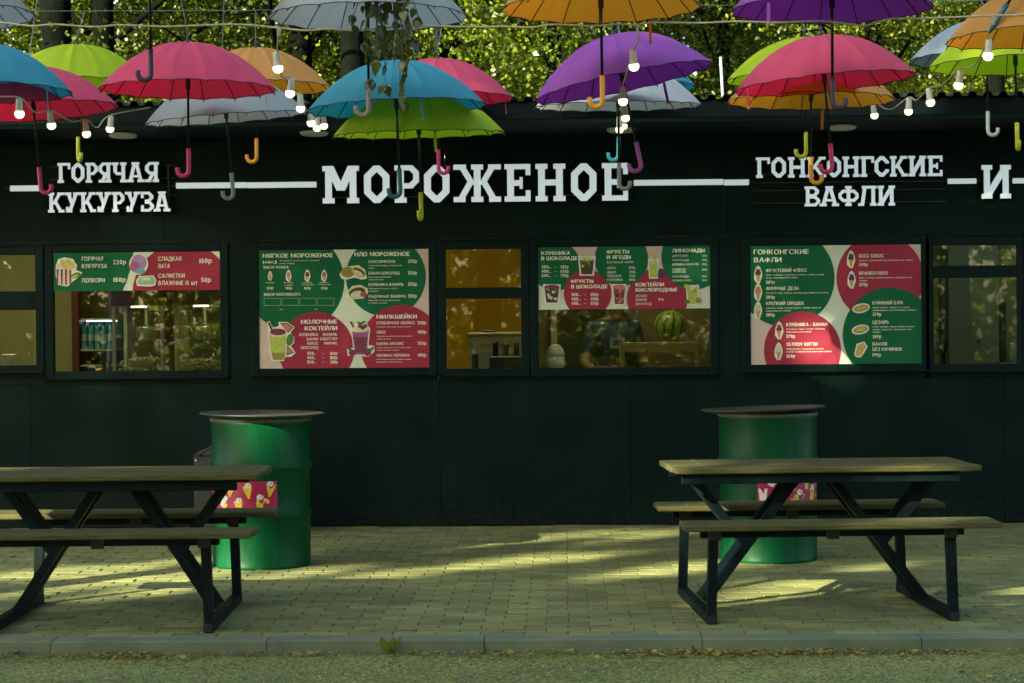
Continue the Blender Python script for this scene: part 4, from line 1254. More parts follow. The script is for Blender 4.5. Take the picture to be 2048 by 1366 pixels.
# yellow tablet and number card on the counter
q = IN(188, 738, 0.30)
t = thing('card_terminal', 'yellow tray with a black card terminal on the popcorn counter', 'terminal', (q.x, 0.24, CZ))
part('tray', MB().box((-.10, -.06, 0), (.06, .08, .012), bev=.003).beam((-.07, -.02, .02), (.05, .06, .085), .09, .008), M['st_yellow'], t)
part('keypad', MB().box((-.035, -.01, .0125), (.025, .02, .10), bev=.006), M['black'], t)
q = IN(214, 724, 0.22)
t = thing('number_card', 'small teal card printed 60 on the popcorn counter', 'card', (q.x, 0.20, CZ))
cw, chh = .03, IN(214, 706, .2).z - CZ
part('card', MB().box((-cw, 0, 0), (cw, .006, chh), bev=.001), mat('card_teal', (0.02, 0.07, 0.08), 0.5), t)
def flat_text(s, x0, x1, zb, h, y, mt, parent, name='lettering', bold=0.0):
    v, f = text_mesh(s, bold)
    mb = MB()
    mn, mx_ = v[:, 0].min(), v[:, 0].max()
    sx = (x1 - x0) / (mx_ - mn)
    mb.v = [(x0 + (q[0] - mn) * sx, y, zb + q[1] * h / .729) for q in v]
    mb.f = f
    mb.mi = [0] * len(f)
    return part(name, mb, mt, parent, fix=False, kind='stuff')
flat_text('60', -.022, .022, .04, .035, -.002, mat('card_print', (0.12, 0.4, 0.5), .5), t)
# payment box seen through the left pane
q = IN(18, 728, 0.5)
t = thing('payment_box', 'white payment box on the counter behind the leftmost pane', 'payment box', (q.x, 0.5, CZ))
part('stand', MB().box((-.035, 0, 0), (.035, .06, .08), bev=.004), M['alu'], t)
part('head', MB().box((-.055, -.01, .0805), (.055, .07, .19), bev=.008), M['alu'], t)
part('screen', MB().box((-.035, -.014, .12), (.035, -.0105, .17)), M['in_pale'], t)
# ice cream machine
y = 0.62
x0, x1 = IN(937, 700, y).x, IN(1060, 700, y).x
zt = IN(990, 665, y).z
t = thing('ice_cream_machine', 'stainless steel ice cream machine behind the small ochre window', 'machine', (x0, y, CZ))
w, h = x1 - x0, zt - CZ
part('body', MB().box((0, 0, 0), (w, .5, h - .022), bev=.006), M['inox'], t)
part('top', MB().box((-.008, -.012, h - .021), (w + .008, .51, h), bev=.006), M['alu'], t)
part('lid', MB().box((w * .22, .08, h + .001), (w * .44, .3, h + .018), bev=.007), M['black'], t)
part('front_panel', MB().box((.03, -.008, h * .52), (w - .004, -.001, h - .03), bev=.002), M['alu'], t)
flat_text('ICE CREAM MACHINE', .085, .085 + (IN(1021, 680, y).x - IN(960, 680, y).x), h * .66, .026, -.0095, M['black'], t)
part('opening', MB().box((.025, -.006, .002), (.07, -.001, h * .5)), M['black'], t)
q = IN(1012, 720, 0.36)
t = thing('cup_stand', 'black stand of three cup tubes in front of the ice cream machine', 'cup stand', (q.x, 0.36, CZ))
hz = IN(1012, 712, 0.36).z - CZ
part('base', MB().box((-.115, -.05, 0), (.13, .07, max(.05, hz)), bev=.008), M['black'], t)
for dx, hh_ in ((-.075, .105), (0.0, .085), (.075, .095)):
    part('cup_tube', MB().lathe([(.02, 0), (.02, hh_ - .012), (.012, hh_)], 14), M['black'], t, smooth=True, loc=(dx, .01, max(.05, hz) + .0005))
# white swing bin on the fruit counter
q = IN(1111, 733, 0.32)
t = thing('swing_bin', 'small white bin with a domed swing lid on the fruit counter', 'bin', (q.x, 0.32, CZ))
hb = IN(1111, 712, .3).z - CZ
rr_ = (IN(1130, 720, .3).x - IN(1093, 720, .3).x) / 2
part('body', MB().lathe([(rr_ * .86, 0), (rr_ * .96, hb), (rr_ * .9, hb)], 28), M['binw'], t, smooth=True)
ld = part('lid', MB().lathe([(rr_ * 1.0, hb + .001), (rr_ * 1.0, hb + .012), (rr_ * .93, hb + .03), (rr_ * .72, hb + .062), (rr_ * .4, hb + .08), (0.0, hb + .085)], 28, cap=False), M['binw'], t, smooth=True)
part('flap', MB().poly([(-rr_ * .55, -rr_ * .86, hb + .026), (rr_ * .55, -rr_ * .86, hb + .026), (rr_ * .42, -rr_ * .58, hb + .074), (-rr_ * .42, -rr_ * .58, hb + .074)]), M['alu'], ld)
# doorway edge, pale post
q0, q1 = IN(1102, 650, 1.4).x, IN(1114, 650, 1.4).x
part('door_post', MB().box((q0, 1.4, 0.046), (q1, 1.46, ZS - .052)), M['in_cream'], kiosk)
part('door_leaf', MB().box((q0 - .2, 1.47, 0.046), (q0 - .002, 1.5, ZS - .052)), M['in_brown'], kiosk)
q0, q1 = IN(1256, 650, 1.2).x, IN(1262, 650, 1.2).x
part('partition', MB().box((q0, 1.2, 0.046), (comp[3] - .03, 1.24, ZS - .052)), M['in_brown'], kiosk)
# wooden crate shelf with the watermelon
y = 0.5
x0, x1 = IN(1241, 700, y).x, IN(1400, 700, y).x
zA, zA2 = IN(1320, 685, y).z, IN(1320, 704, y).z
t = thing('wooden_crate', 'slatted wooden crate on the fruit counter under the watermelon', 'crate', (x0, y, CZ))
W_, h1, h2 = x1 - x0, zA - CZ, zA2 - CZ
for (yy, nm) in ((0, 'slat'), (.36, 'slat')):
    part('slat', MB().box((0, yy, h2), (W_, yy + .018, h1), bev=.003), M['crate'], t)
    part('slat', MB().box((0, yy, 0), (W_, yy + .018, .035), bev=.003), M['crate'], t)
for yy in (.06, .15, .24, .31):
    part('slat', MB().box((.02, yy, h1 - .022), (W_ - .02, yy + .05, h1 - .006), bev=.003), M['crate'], t)
for xx in (0.0, W_ - .03):
    for yy in (.0185, .33):
        part('corner_block', MB().box((xx, yy, 0.0005), (xx + .03, yy + .028, h1 - .023), bev=.002), M['crate'], t)
def melon_mat():
    mt, N, L, P = new_mat('watermelon_rind')
    tc = N.new('ShaderNodeTexCoord')
    sp = N.new('ShaderNodeSeparateXYZ'); L.new(tc.outputs['Object'], sp.inputs[0])
    at = N.new('ShaderNodeMath'); at.operation = 'ARCTAN2'; L.new(sp.outputs[0], at.inputs[0]); L.new(sp.outputs[1], at.inputs[1])
    nz = N.new('ShaderNodeTexNoise'); nz.inputs['Scale'].default_value = 14; L.new(tc.outputs['Object'], nz.inputs['Vector'])
    ml = N.new('ShaderNodeMath'); ml.operation = 'MULTIPLY_ADD'; ml.inputs[1].default_value = 11.0; L.new(at.outputs[0], ml.inputs[0])
    n2 = N.new('ShaderNodeMath'); n2.operation = 'MULTIPLY'; n2.inputs[1].default_value = 4.5; L.new(nz.outputs['Fac'], n2.inputs[0]); L.new(n2.outputs[0], ml.inputs[2])
    sn = N.new('ShaderNodeMath'); sn.operation = 'SINE'; L.new(ml.outputs[0], sn.inputs[0])
    cr = N.new('ShaderNodeValToRGB'); cr.color_ramp.elements[0].position = .35; cr.color_ramp.elements[1].position = .6
    cr.color_ramp.elements[0].color = (.30, .36, .07, 1); cr.color_ramp.elements[1].color = (.05, .10, .02, 1)
    L.new(sn.outputs[0], cr.inputs[0]); L.new(cr.outputs[0], P.inputs['Base Color'])
    P.inputs['Roughness'].default_value = .3
    return mt
q = IN(1343, 685, y)
rm = (IN(1376, 650, y + .15).x - IN(1309, 650, y + .15).x) / 2
bmm = MB()
bmm.lathe([(max(.001, rm * math.sin(a)), -rm * .98 * math.cos(a)) for a in [math.pi * i / 16 for i in range(17)]], 32, cap=False)
bmm.tube([(0, 0, rm * .95), (.01, 0, rm * 1.1)], .006, 6)
o = part('watermelon', bmm, melon_mat(), smooth=True, loc=(q.x, y + .17, CZ + h1 - .006 + rm * .98), rot=(.06, .1, .4))
tag(o, 'striped green watermelon resting on the wooden crate', 'watermelon')
# basket of pink cups
q = IN(1212, 733, 0.30)
t = thing('cup_basket', 'clear basket of pink paper cups on the fruit counter', 'basket', (q.x, 0.32, CZ))
bw, bh = .095, IN(1212, 704, .3).z - CZ
part('basket', MB().box((-bw, -.07, 0), (bw, -.066, bh)).box((-bw, .066, 0), (bw, .07, bh)).box((-bw, -.0655, 0), (-bw + .004, .0655, bh)).box((bw - .004, -.0655, 0), (bw, .0655, bh)), M['clear'], t)
for i in range(7):
    for j in range(2):
        part('paper_cup', MB().lathe([(.013, 0), (.018, .06), (.016, .06)], 12), mat('cup_pink', (0.42, 0.10, 0.15), .5) if i + j == 0 else bpy.data.materials['cup_pink'], t, smooth=True, loc=(-.073 + i * .0245, -.03 + j * .05, .001 + random.uniform(0, .02)))
# things behind the right-hand window
y = 0.55
q0, q1 = IN(1869, 700, y).x, IN(1890, 700, y).x
t = thing('display_rack', 'pale display rack with a glass box behind the right window', 'rack', ((q0 + q1) / 2, y, CZ))
w = (q1 - q0) / 2
hz = IN(1880, 556, y).z - CZ
part('board', MB().box((-w - .03, .2, 0), (w - .01, .22, hz)), M['in_cream'], t)
part('glass_box', MB().box((-w - .02, 0, .001), (w + .02, .19, IN(1880, 686, y).z - CZ), bev=.004), M['clear'], t)
part('edge', MB().box((w, .18, 0), (w + .022, .24, hz), bev=.003), M['steel'], t)
q = IN(2012, 700, 0.6)
t = thing('drink_dispenser', 'tall dark column beside a pale domed cup behind the right window', 'dispenser', (q.x, .6, CZ))
part('base', MB().box((-.06, -.05, 0), (.09, .12, .07), bev=.006), M['black'], t)
part('column', MB().lathe([(.026, 0), (.026, .42), (.018, .45)], 18), M['steel'], t, smooth=True, loc=(-.02, .02, .0705))
part('cup', MB().lathe([(.028, 0), (.034, .1), (.02, .14)], 16), M['alu'], t, smooth=True, loc=(.045, .02, .0705))
q0, q1 = IN(1897, 640, 2.0).x, IN(1998, 640, 2.0).x
part('inner_door', MB().box((q0, 2.0, .046), (q1, 2.04, ZS - .3), bev=.004), mat('door_grey', (0.20, 0.24, 0.17), .5, var=.08, scale=3), kiosk)
part('door_handle', MB().box((q1 - .18, 1.97, 1.22), (q1 - .15, 1.999, 1.25), bev=.004), M['black'], kiosk)

# ================================================================== the seller
def person():
    y = 0.98
    q = IN(1226, 640, y)
    Z0 = 0.046
    H = 1.64
    root = thing('person', 'person in a dark printed t-shirt and apron behind the fruit window', 'person', (q.x, y, Z0), R(14))
    vs_, es, rad = [], [], []
    def add(p, r, parent=None):
        vs_.append(p); rad.append(r)
        if parent is not None: es.append((parent, len(vs_) - 1))
        return len(vs_) - 1
    pel = add((0, 0, .93), (.15, .105))
    wa = add((0, 0, 1.06), (.135, .095), pel)
    ch = add((0, -.005, 1.22), (.16, .11), wa)
    sh = add((0, 0, 1.335), (.13, .085), ch)
    nk = add((0, 0, 1.40), (.055, .055), sh)
    n2 = add((0, -.008, 1.445), (.052, .054), nk)
    jaw = add((0, -.03, 1.50), (.062, .078), n2)
    hd = add((0, -.018, 1.57), (.076, .092), jaw)
    add((0, -.008, 1.635), (.055, .07), hd)
    for s in (-1, 1):
        hip = add((s * .085, 0, .86), (.085, .09), pel)
        kn = add((s * .095, -.005, .48), (.058, .06), hip)
        an = add((s * .10, .015, .085), (.038, .042), kn)
        add((s * .105, -.11, .035), (.04, .03), an)
        so = add((s * .165, 0, 1.325), (.062, .062), sh)
        el = add((s * .235, -.01 if s > 0 else -.03, 1.06), (.043, .043), so)
        wr = add((s * .19, -.235, 1.0), (.027, .027), el)
        pm = add((s * .175, -.305, .985), (.034, .017), wr)
        for k, (dx, ln) in enumerate(((-.026, .062), (-.009, .072), (.009, .068), (.024, .055))):
            a_ = add((s * .172 + dx, -.335, .982), (.0085, .0085), pm)
            b_ = add((s * .170 + dx, -.335 - ln * .55, .970), (.008, .008), a_)
            add((s * .168 + dx, -.335 - ln * .8, .945), (.007, .007), b_)
        a_ = add((s * .172 - s * .035, -.29, .975), (.010, .010), pm)
        add((s * .172 - s * .05, -.325, .965), (.009, .009), a_)
    me = bpy.data.meshes.new('body')
    me.from_pydata(vs_, es, [])
    tmp = bpy.data.objects.new('body', me)
    COL.objects.link(tmp)
    md = tmp.modifiers.new('skin', 'SKIN')
    for i, r in enumerate(rad):
        me.skin_vertices[0].data[i].radius = r
        me.skin_vertices[0].data[i].use_root = (i == 0)
    sb = tmp.modifiers.new('sub', 'SUBSURF'); sb.levels = 2; sb.render_levels = 2
    dg = bpy.context.evaluated_depsgraph_get()
    out = bpy.data.meshes.new_from_object(tmp.evaluated_get(dg))
    bpy.data.objects.remove(tmp)
    out.name = 'body'
    out.materials.clear()
    skin = mat('skin', (0.30, 0.17, 0.09), 0.55, var=.08, scale=12)
    shirt = mat('shirt_navy', (0.02, 0.04, 0.075), 0.85, var=.3, scale=9)
    jeans = mat('trousers_dark', (0.02, 0.022, 0.03), 0.85)
    shoe = mat('shoe_black', (0.012, 0.012, 0.012), 0.5)
    for m_ in (skin, shirt, jeans, shoe): out.materials.append(m_)
    for p in out.polygons:
        c = p.center
        p.use_smooth = True
        if c.z < .1: p.material_index = 3
        elif c.z < .96 and abs(c.x) < .2 and c.y > -.14: p.material_index = 2
        elif c.z < 1.385 and not (c.z < 1.14 and (abs(c.x) > .17 or c.y < -.15)): p.material_index = 1
    link('body', out, root)
    part('shirt_print', MB().poly([(-.06, -.123, 1.17), (.06, -.123, 1.17), (.055, -.121, 1.25), (-.055, -.121, 1.25)]).poly([(-.03, -.1235, 1.19), (.03, -.1235, 1.19), (.03, -.1225, 1.23), (-.03, -.1225, 1.23)], 1), [mat('shirt_print', (.16, .22, .24), .8, var=.5, scale=40), shirt], root, fix=False)
    ap = MB()
    for i in range(8):
        t0, t1 = -1 + i / 4, -1 + (i + 1) / 4
        f = lambda t: (.155 * t, -.105 - .045 * math.sqrt(max(0, 1 - t * t)))
        a, b2 = f(t0), f(t1)
        ap.poly([(a[0] * 1.1, a[1] - .03, .52), (b2[0] * 1.1, b2[1] - .03, .52), (b2[0], b2[1], 1.12), (a[0], a[1], 1.12)])
    part('apron', ap, mat('apron_brown', (.06, .045, .03), .9), root, fix=False)
    cap_ = MB().lathe([(.095, 1.585), (.096, 1.62), (.082, 1.665), (.05, 1.69), (0, 1.70)], 24, c=(0, -.012, 0), cap=False)
    cp = part('cap', cap_, mat('cap_olive', (.20, .19, .08), .8), root, smooth=True)
    part('brim', MB().prism([(0, 0)], 0, 0) if False else MB().poly([(.085 * math.cos(a) * 1.02, -.06 + .11 * math.sin(a), 1.592) for a in [math.pi + math.pi * i / 12 for i in range(13)]]).poly([(.085 * math.cos(a) * 1.02, -.06 + .11 * math.sin(a), 1.586) for a in [math.pi + math.pi * i / 12 for i in range(13)]]), bpy.data.materials['cap_olive'], cp, fix=False)
    hair = mat('hair_brown', (.05, .03, .015), .7)
    part('hair', MB().lathe([(.06, 1.45), (.082, 1.48), (.092, 1.54), (.092, 1.584)], 20, c=(0, .012, 0), cap=False), hair, root, smooth=True).scale = (1, .9, 1)
    for s in (-1, 1):
        part('eye', MB().lathe([(.0, -.006), (.009, -.004), (.011, 0), (.009, .004), (0, .006)], 12, cap=False), M['black'], root, smooth=True, loc=(s * .03, -.112, 1.555))
        part('ear', MB().lathe([(.0, -.03), (.014, -.018), (.018, 0), (.014, .018), (0, .03)], 10, cap=False), skin, root, smooth=True, loc=(s * .082, -.01, 1.545))
    part('nose', MB().poly([(-.014, -.112, 1.52), (.014, -.112, 1.52), (0, -.138, 1.524)]).poly([(-.014, -.112, 1.52), (0, -.138, 1.524), (0, -.108, 1.565)]).poly([(.014, -.112, 1.52), (0, -.108, 1.565), (0, -.138, 1.524)]), skin, root)
    part('mouth', MB().box((-.022, -.116, 1.492), (.022, -.108, 1.499), bev=.002), mat('lips', (.28, .08, .06), .5), root)
person()

# ================================================================== umbrellas
UD = 0.97                                # span of an umbrella
UR, UH = UD / 2, 0.26
NR = 16
def canopy_z(t):
    return UH * (1 - t ** 2.2)
def make_canopy():
    mb = MB()
    na, nr = NR * 6, 14
    for j in range(nr + 1):
        t = j / nr
        for i in range(na):
            a = 2 * math.pi * i / na
            u = (i % 6) / 6
            sag = math.sin(math.pi * u)       # 0 on a rib, 1 in the middle of a panel
            rr_ = UR * t * (1 - 0.020 * sag * t ** 2)
            z = canopy_z(t) - 0.009 * sag * math.sin(math.pi * min(1, t * 1.0)) + 0.007 * sag * t ** 8 + 0.004 * t * math.sin(i * 1.7)* (t < .97)
            mb.v.append((rr_ * math.cos(a), rr_ * math.sin(a), z))
    for j in range(nr):
        for i in range(na):
            a, b2 = j * na + i, j * na + (i + 1) % na
            if j == 0:
                mb.f.append((a + na, b2 + na, a)) if False else mb.f.append((a, a + na, b2 + na, b2))
            else:
                mb.f.append((a, a + na, b2 + na, b2))
            mb.mi.append(0)
    me = mb.mesh('canopy', [], False, False)
    me.materials.append(None)
    # flat across each seam so that the sixteen panels read, soft inside a panel
    for p in me.polygons:
        p.use_smooth = True
    bm = bmesh.new(); bm.from_mesh(me)
    bmesh.ops.remove_doubles(bm, verts=bm.verts[:], dist=1e-5)
    bm.to_mesh(me); bm.free()
    for e in me.edges:
        v0, v1 = me.vertices[e.vertices[0]].co, me.vertices[e.vertices[1]].co
        a0, a1 = math.atan2(v0.y, v0.x), math.atan2(v1.y, v1.x)
        on = lambda a: abs((a / (2 * math.pi / NR)) - round(a / (2 * math.pi / NR))) < 1e-3
        if on(a0) and on(a1) and v0.xy.length > .02 and v1.xy.length > .02 and abs(v0.xy.length - v1.xy.length) > 1e-4:
            e.use_edge_sharp = True
    return me
CAN = make_canopy()
hem = MB()
pts = []
for i in range(NR * 6):
    a = 2 * math.pi * i / (NR * 6); u = (i % 6) / 6; sag = math.sin(math.pi * u)
    r_ = UR * (1 - .020 * sag)
    pts.append((r_ * math.cos(a), r_ * math.sin(a), .007 * sag - .001))
pts.append(pts[0])
hem.tube(pts, .0024, 5, cap=False)
HEM = hem.mesh('hem', M['rib'])
rb = MB().tube([(UR * t, 0, canopy_z(t) - .005 - (.003 if t < .99 else 0)) for t in (0.03, .2, .4, .6, .75, .88, .96, 1.015)], .0027, 5)
RIB = rb.mesh('rib', M['rib'])
SHAFT = MB().tube([(0, 0, UH - .005), (0, 0, -.335)], .0072, 10).mesh('shaft', M['shaft'], True)
RUN = MB().lathe([(.012, .0), (.014, .01), (.014, .05), (.011, .06)], 12).mesh('runner', M['black'], True)
STR = MB().tube([(0.014, 0, .075), (UR * .46, 0, canopy_z(.46) - .012)], .0018, 4).mesh('stretcher', M['rib'])
FER = MB().lathe([(.018, UH - .002), (.014, UH + .012), (.006, UH + .018), (.005, UH + .055), (.002, UH + .06)], 12).mesh('ferrule', M['black'], True)
hp = [(0, 0, -.32), (0, 0, -.37), (0, 0, -.44)]
hr = .031
for k in range(1, 11):
    a = math.pi * k / 10
    hp.append((hr - hr * math.cos(a), 0, -.44 - hr * math.sin(a)))
hp.append((2 * hr, 0, -.424))
HND = MB().tube(hp, [.0125] * len(hp), 12).mesh('handle', [], True); HND.materials.append(None)
STP = MB().box((-.008, -.0012, -.118), (.008, .0012, 0)).mesh('strap', []); STP.materials.append(None)
SNAP = MB().box((-.005, -.003, -.112), (.005, -.0013, -.102)).mesh('snap', M['brass'])
def setm(o, mt):
    o.material_slots[0].link = 'OBJECT'
    o.material_slots[0].material = mt
U_POS = []
def umbrella(cx, cy, w, colr, hcol, hook, label, tilt=0.0, lean=0.0, strap=None, d=None):
    d = d or UD * FPX / w
    p = at_d(cx, cy, d)
    root = thing('umbrella', label, 'umbrella', p, 0, 'open umbrellas hanging over the pavement')
    # tilt in the picture plane (right side up), lean towards the viewer, then turn of the hook about the shaft
    Rm = Matrix.Rotation(-R(tilt) - ROLL * 0, 4, 'Y') @ Matrix.Rotation(R(lean), 4, 'X') @ Matrix.Rotation(R(hook), 4, 'Z')
    root.rotation_euler = Rm.to_euler()
    c = link('canopy', CAN, root); setm(c, UM[colr])
    link('hem', HEM, c)
    for k in range(NR):
        link('rib', RIB, root, rot=(0, 0, 2 * math.pi * k / NR))
    for k in range(0, NR, 2):
        link('stretcher', STR, root, rot=(0, 0, 2 * math.pi * k / NR))
    link('shaft', SHAFT, root); link('runner', RUN, root); link('ferrule', FER, root)
    h = link('handle', HND, root); setm(h, HM[hcol])
    if strap is not None:
        a = R(strap) - R(hook)
        s = link('strap', STP, root, (UR * .985 * math.cos(a), UR * .985 * math.sin(a), .0), (R(-4), 0, a + R(90) + .5)); setm(s, UM[colr])
        link('snap', SNAP, s)
    top = p + Rm.to_3x3() @ Vector((0, 0, UH + .055))
    U_POS.append((top, d))
    return root
# nearest row
umbrella(-133, 38, 400, 'grey', 'grey', 170, 'grey umbrella cut by the upper left corner of the picture', tilt=3, strap=-40)
umbrella(300, -35, 402, 'purple', 'dark', 185, 'purple umbrella at the top edge with a dark hooked handle over a pink canopy', tilt=0)
umbrella(736, 36, 400, 'grey', 'brownish', 180, 'large grey umbrella in the front row behind the hanging birch twig', strap=50)
umbrella(1202, 18, 403, 'orange', 'orange', 180, 'orange umbrella at the top edge, in the middle of the front row', tilt=.5, strap=58)
umbrella(1664, 20, 403, 'purple', 'dark', 0, 'deep purple umbrella at the top edge, above the bright pink one', strap=225)
umbrella(2086, 72, 384, 'orange', 'orange', 180, 'orange umbrella cut by the upper right edge of the picture', tilt=3, strap=250)
umbrella(2086, -103, 0, 'teal', 'teal', 90, 'strongly tilted umbrella above the frame, its teal handle hanging at top right', tilt=-33, d=10.0)
# second row
umbrella(-36, 182, 358, 'teal', 'teal', 180, 'teal umbrella cut by the left edge of the picture', tilt=-1, strap=-30)
umbrella(376, 180, 354, 'pink', 'pink', 180, 'pink umbrella in the second row left of the beige one', strap=-20)
umbrella(793, 218, 361, 'teal', 'teal', 182, 'teal blue umbrella in the middle, over the ice cream sign', tilt=2.2, strap=-70)
umbrella(1247, 166, 366, 'purple', 'purple', 178, 'bright purple umbrella tilted to the right behind a lit bulb', tilt=11.5, strap=60)
umbrella(1650, 168, 362, 'pink', 'pink', 180, 'large bright pink umbrella over the waffle sign', tilt=4.6, strap=205)
# third row
umbrella(68, 224, 336, 'pink', 'pink', 0, 'pink umbrella low at the left behind four lit bulbs', tilt=4.5)
umbrella(453, 238, 326, 'grey', 'grey', 180, 'pale grey umbrella low behind the left pink one', tilt=4.2, lean=3)
umbrella(838, 270, 346, 'lime', 'lime', 262, 'lime umbrella low under the middle teal one', tilt=1, lean=2.6, strap=-76)
umbrella(1237, 214, 337, 'white', 'grey', 0, 'off-white umbrella under the tilted purple one', tilt=.2, lean=2.6)
umbrella(1622, 203, 336, 'orange', 'orange', 0, 'orange umbrella low under the bright pink one', tilt=-.3, strap=75)
umbrella(2031, 131, 346, 'lime', 'lime', 264, 'lime umbrella at the right edge under the orange one', tilt=1)
# rear row
umbrella(155, 172, 308, 'lime', 'lime', 300, 'lime umbrella in the rear row at the left, in front of two dark trunks')
umbrella(512, 177, 302, 'orange', 'orange', 180, 'pale orange umbrella in the rear row beside the string of bulbs')
umbrella(876, 199, 304, 'pink', 'pink', 0, 'pink umbrella in the rear row behind the middle teal one', strap=-25)
umbrella(1240, 172, 306, 'teal', 'aqua', 180, 'teal umbrella in the rear row mostly hidden behind the purple one', tilt=-2)
umbrella(1610, 160, 316, 'lime', 'lime', 180, 'lime umbrella in the rear row peeking out left of the bright pink one', tilt=.5)
umbrella(1975, 120, 310, 'slate', 'grey', 0, 'slate grey umbrella in the rear row at the right')

# suspension wires, one for each row, strung between posts outside the picture
WZr = {}
def wire_row(dist, z, label):
    y = CAMP.y + dist
    t = thing('suspension_wire', label, 'wire', (0, y, z), 0, 'wires that carry the umbrellas')
    pts = [Vector((x, 0, -0.04 * math.cos(x / 5.2 * math.pi / 2))) for x in np.linspace(-5.2, 5.2, 15)]
    part('wire', MB().tube(pts, .0022, 5), M['wire'], t)
    return t
rows_d = [(9.95, 3.46, 'thin steel wire over the nearest row of umbrellas'), (11.12, 3.22, 'thin steel wire over the second row of umbrellas'), (11.95, 3.40, 'thin steel wire over the third row of umbrellas'), (13.1, 3.46, 'thin steel wire over the rear row of umbrellas')]
rw = [wire_row(*r) for r in rows_d]
for top, d in U_POS:
    k = min(range(4), key=lambda i: abs(rows_d[i][0] - d))
    t = rw[k]
    y = CAMP.y + rows_d[k][0]
    zz = rows_d[k][1] - .04 * math.cos(top.x / 5.2 * math.pi / 2)
    if top.z < zz:
        a = Vector((top.x - random.uniform(-.06, .06), y, zz))
        part('hanger', MB().tube([top - Vector((0, y, rows_d[k][1])) + Vector((0, 0, 0)), a - Vector((0, y, rows_d[k][1]))], .0028, 5), M['wire'], t)
    else:
        part('hanger', MB().tube([top - Vector((0, y, rows_d[k][1])), Vector((top.x, 0, -.02))], .0028, 5), M['wire'], t)
for sx, nm in ((-1, 'left'), (1, 'right')):
    for r in rows_d[::3]:
        o = part('wire_post', MB().lathe([(.05, 0), (.045, 3.6), (.02, 3.62)], 12), M['steel'], smooth=True, loc=(sx * 5.2, CAMP.y + r[0], 0))
        tag(o, 'tall steel post carrying the wires, outside the picture on the ' + nm + (', nearer the road' if r[0] < 11 else ', nearer the kiosk'), 'post')

# ================================================================== festoon lights
SOCK = MB().lathe([(.006, .082), (.014, .078), (.0165, .07), (.0165, .045), (.018, .043), (.018, .022), (.0205, .016), (.0235, .011)], 16).mesh('socket', M['socket'], True)
BULB = MB().lathe([(.0232, .0108), (.0248, .003), (.0235, -.008), (.018, -.017), (.010, -.0215), (0.0, -.023)], 18, cap=False).mesh('bulb', M['bulb'], True)
def string(label, start, bulbs, end=None):
    P = [at_d(*b_) for b_ in bulbs]
    t = thing('light_string', label, 'string lights', P[0], 0, 'strings of lit bulbs')
    o = Vector(P[0])
    path = [at_d(*s) for s in start]
    for i, p in enumerate(P):
        s = link('socket', SOCK, t, p - o, (random.uniform(-.14, .14), random.uniform(-.14, .14), 0))
        link('bulb', BULB, s)
        path.append(p + Vector((0, 0, .083)))
        if i + 1 < len(P):
            path.append((p + P[i + 1]) / 2 + Vector((random.uniform(-.02, .02), 0, .083 - random.uniform(.03, .06))))
    if end:
        path.append(at_d(*end))
    part('cable', MB().tube([q - o for q in seg_smooth(path, 6)], .0042, 6), M['cable'], t, smooth=True)
string('string of bulbs running back beside the pale orange umbrella', [(556, 58, 9.60), (556, 78, 9.62)], [(556, 137, 9.75), (580, 187, 10.6), (601, 217, 11.4), (622, 246, 12.2), (634, 256, 12.8), (648, 252, 13.3)])
string('string of bulbs running back in front of the tilted purple umbrella', [(1272, 50, 9.60), (1278, 78, 9.62)], [(1268, 133, 9.8), (1246, 203, 10.7), (1251, 236, 11.8), (1239, 259, 12.6), (1247, 252, 13.2)])
string('string of bulbs running back at the right of the bright pink umbrella', [(1984, 38, 9.60), (1975, 70, 9.65)], [(1976, 112, 9.8), (1917, 171, 10.6), (1861, 205, 11.4), (1817, 223, 12.2), (1749, 231, 13.1)])
string('string of four bulbs under the left pink umbrella', [(-60, 150, 10.0), (-20, 190, 10.1)], [(39, 228, 10.4), (103, 251, 11.3), (173, 268, 12.0), (220, 258, 12.6)], (300, 215, 13.4))
mc = [(-120, 40), (0, 45), (60, 52), (110, 49), (190, 54), (240, 50), (330, 53), (420, 50), (480, 49), (560, 56), (610, 61), (660, 58), (710, 61), (760, 57), (820, 51), (890, 53), (960, 54), (1010, 53), (1060, 55), (1110, 49), (1180, 52), (1240, 48), (1270, 50), (1310, 45), (1400, 46), (1470, 43), (1560, 45), (1640, 42), (1690, 47), (1730, 51), (1780, 38), (1840, 37), (1920, 34), (1985, 31), (2060, 30), (2150, 26)]
o0 = at_d(1024, 50, 9.6)
t = thing('festoon_cable', 'long beige cable strung across the picture in front of the umbrellas', 'cable', o0)
left_end, right_end = Vector((-5.2, CAMP.y + 9.95, 3.0)), Vector((5.2, CAMP.y + 9.95, 3.05))
part('cable', MB().tube([q - o0 for q in [left_end] + seg_smooth([at_d(x, y, 9.6) for x, y in mc], 4) + [right_end]], .0048, 6), M['cable'], t, smooth=True)
for (x, y) in ((556, 58), (1272, 50), (1984, 36)):
    q = at_d(x, y, 9.6) - o0
    part('tie', MB().tube([q + Vector((-.012, -.006, .012)), q + Vector((.012, -.006, -.006)), q + Vector((.006, .008, -.03))], .006, 6), M['cable'], t)

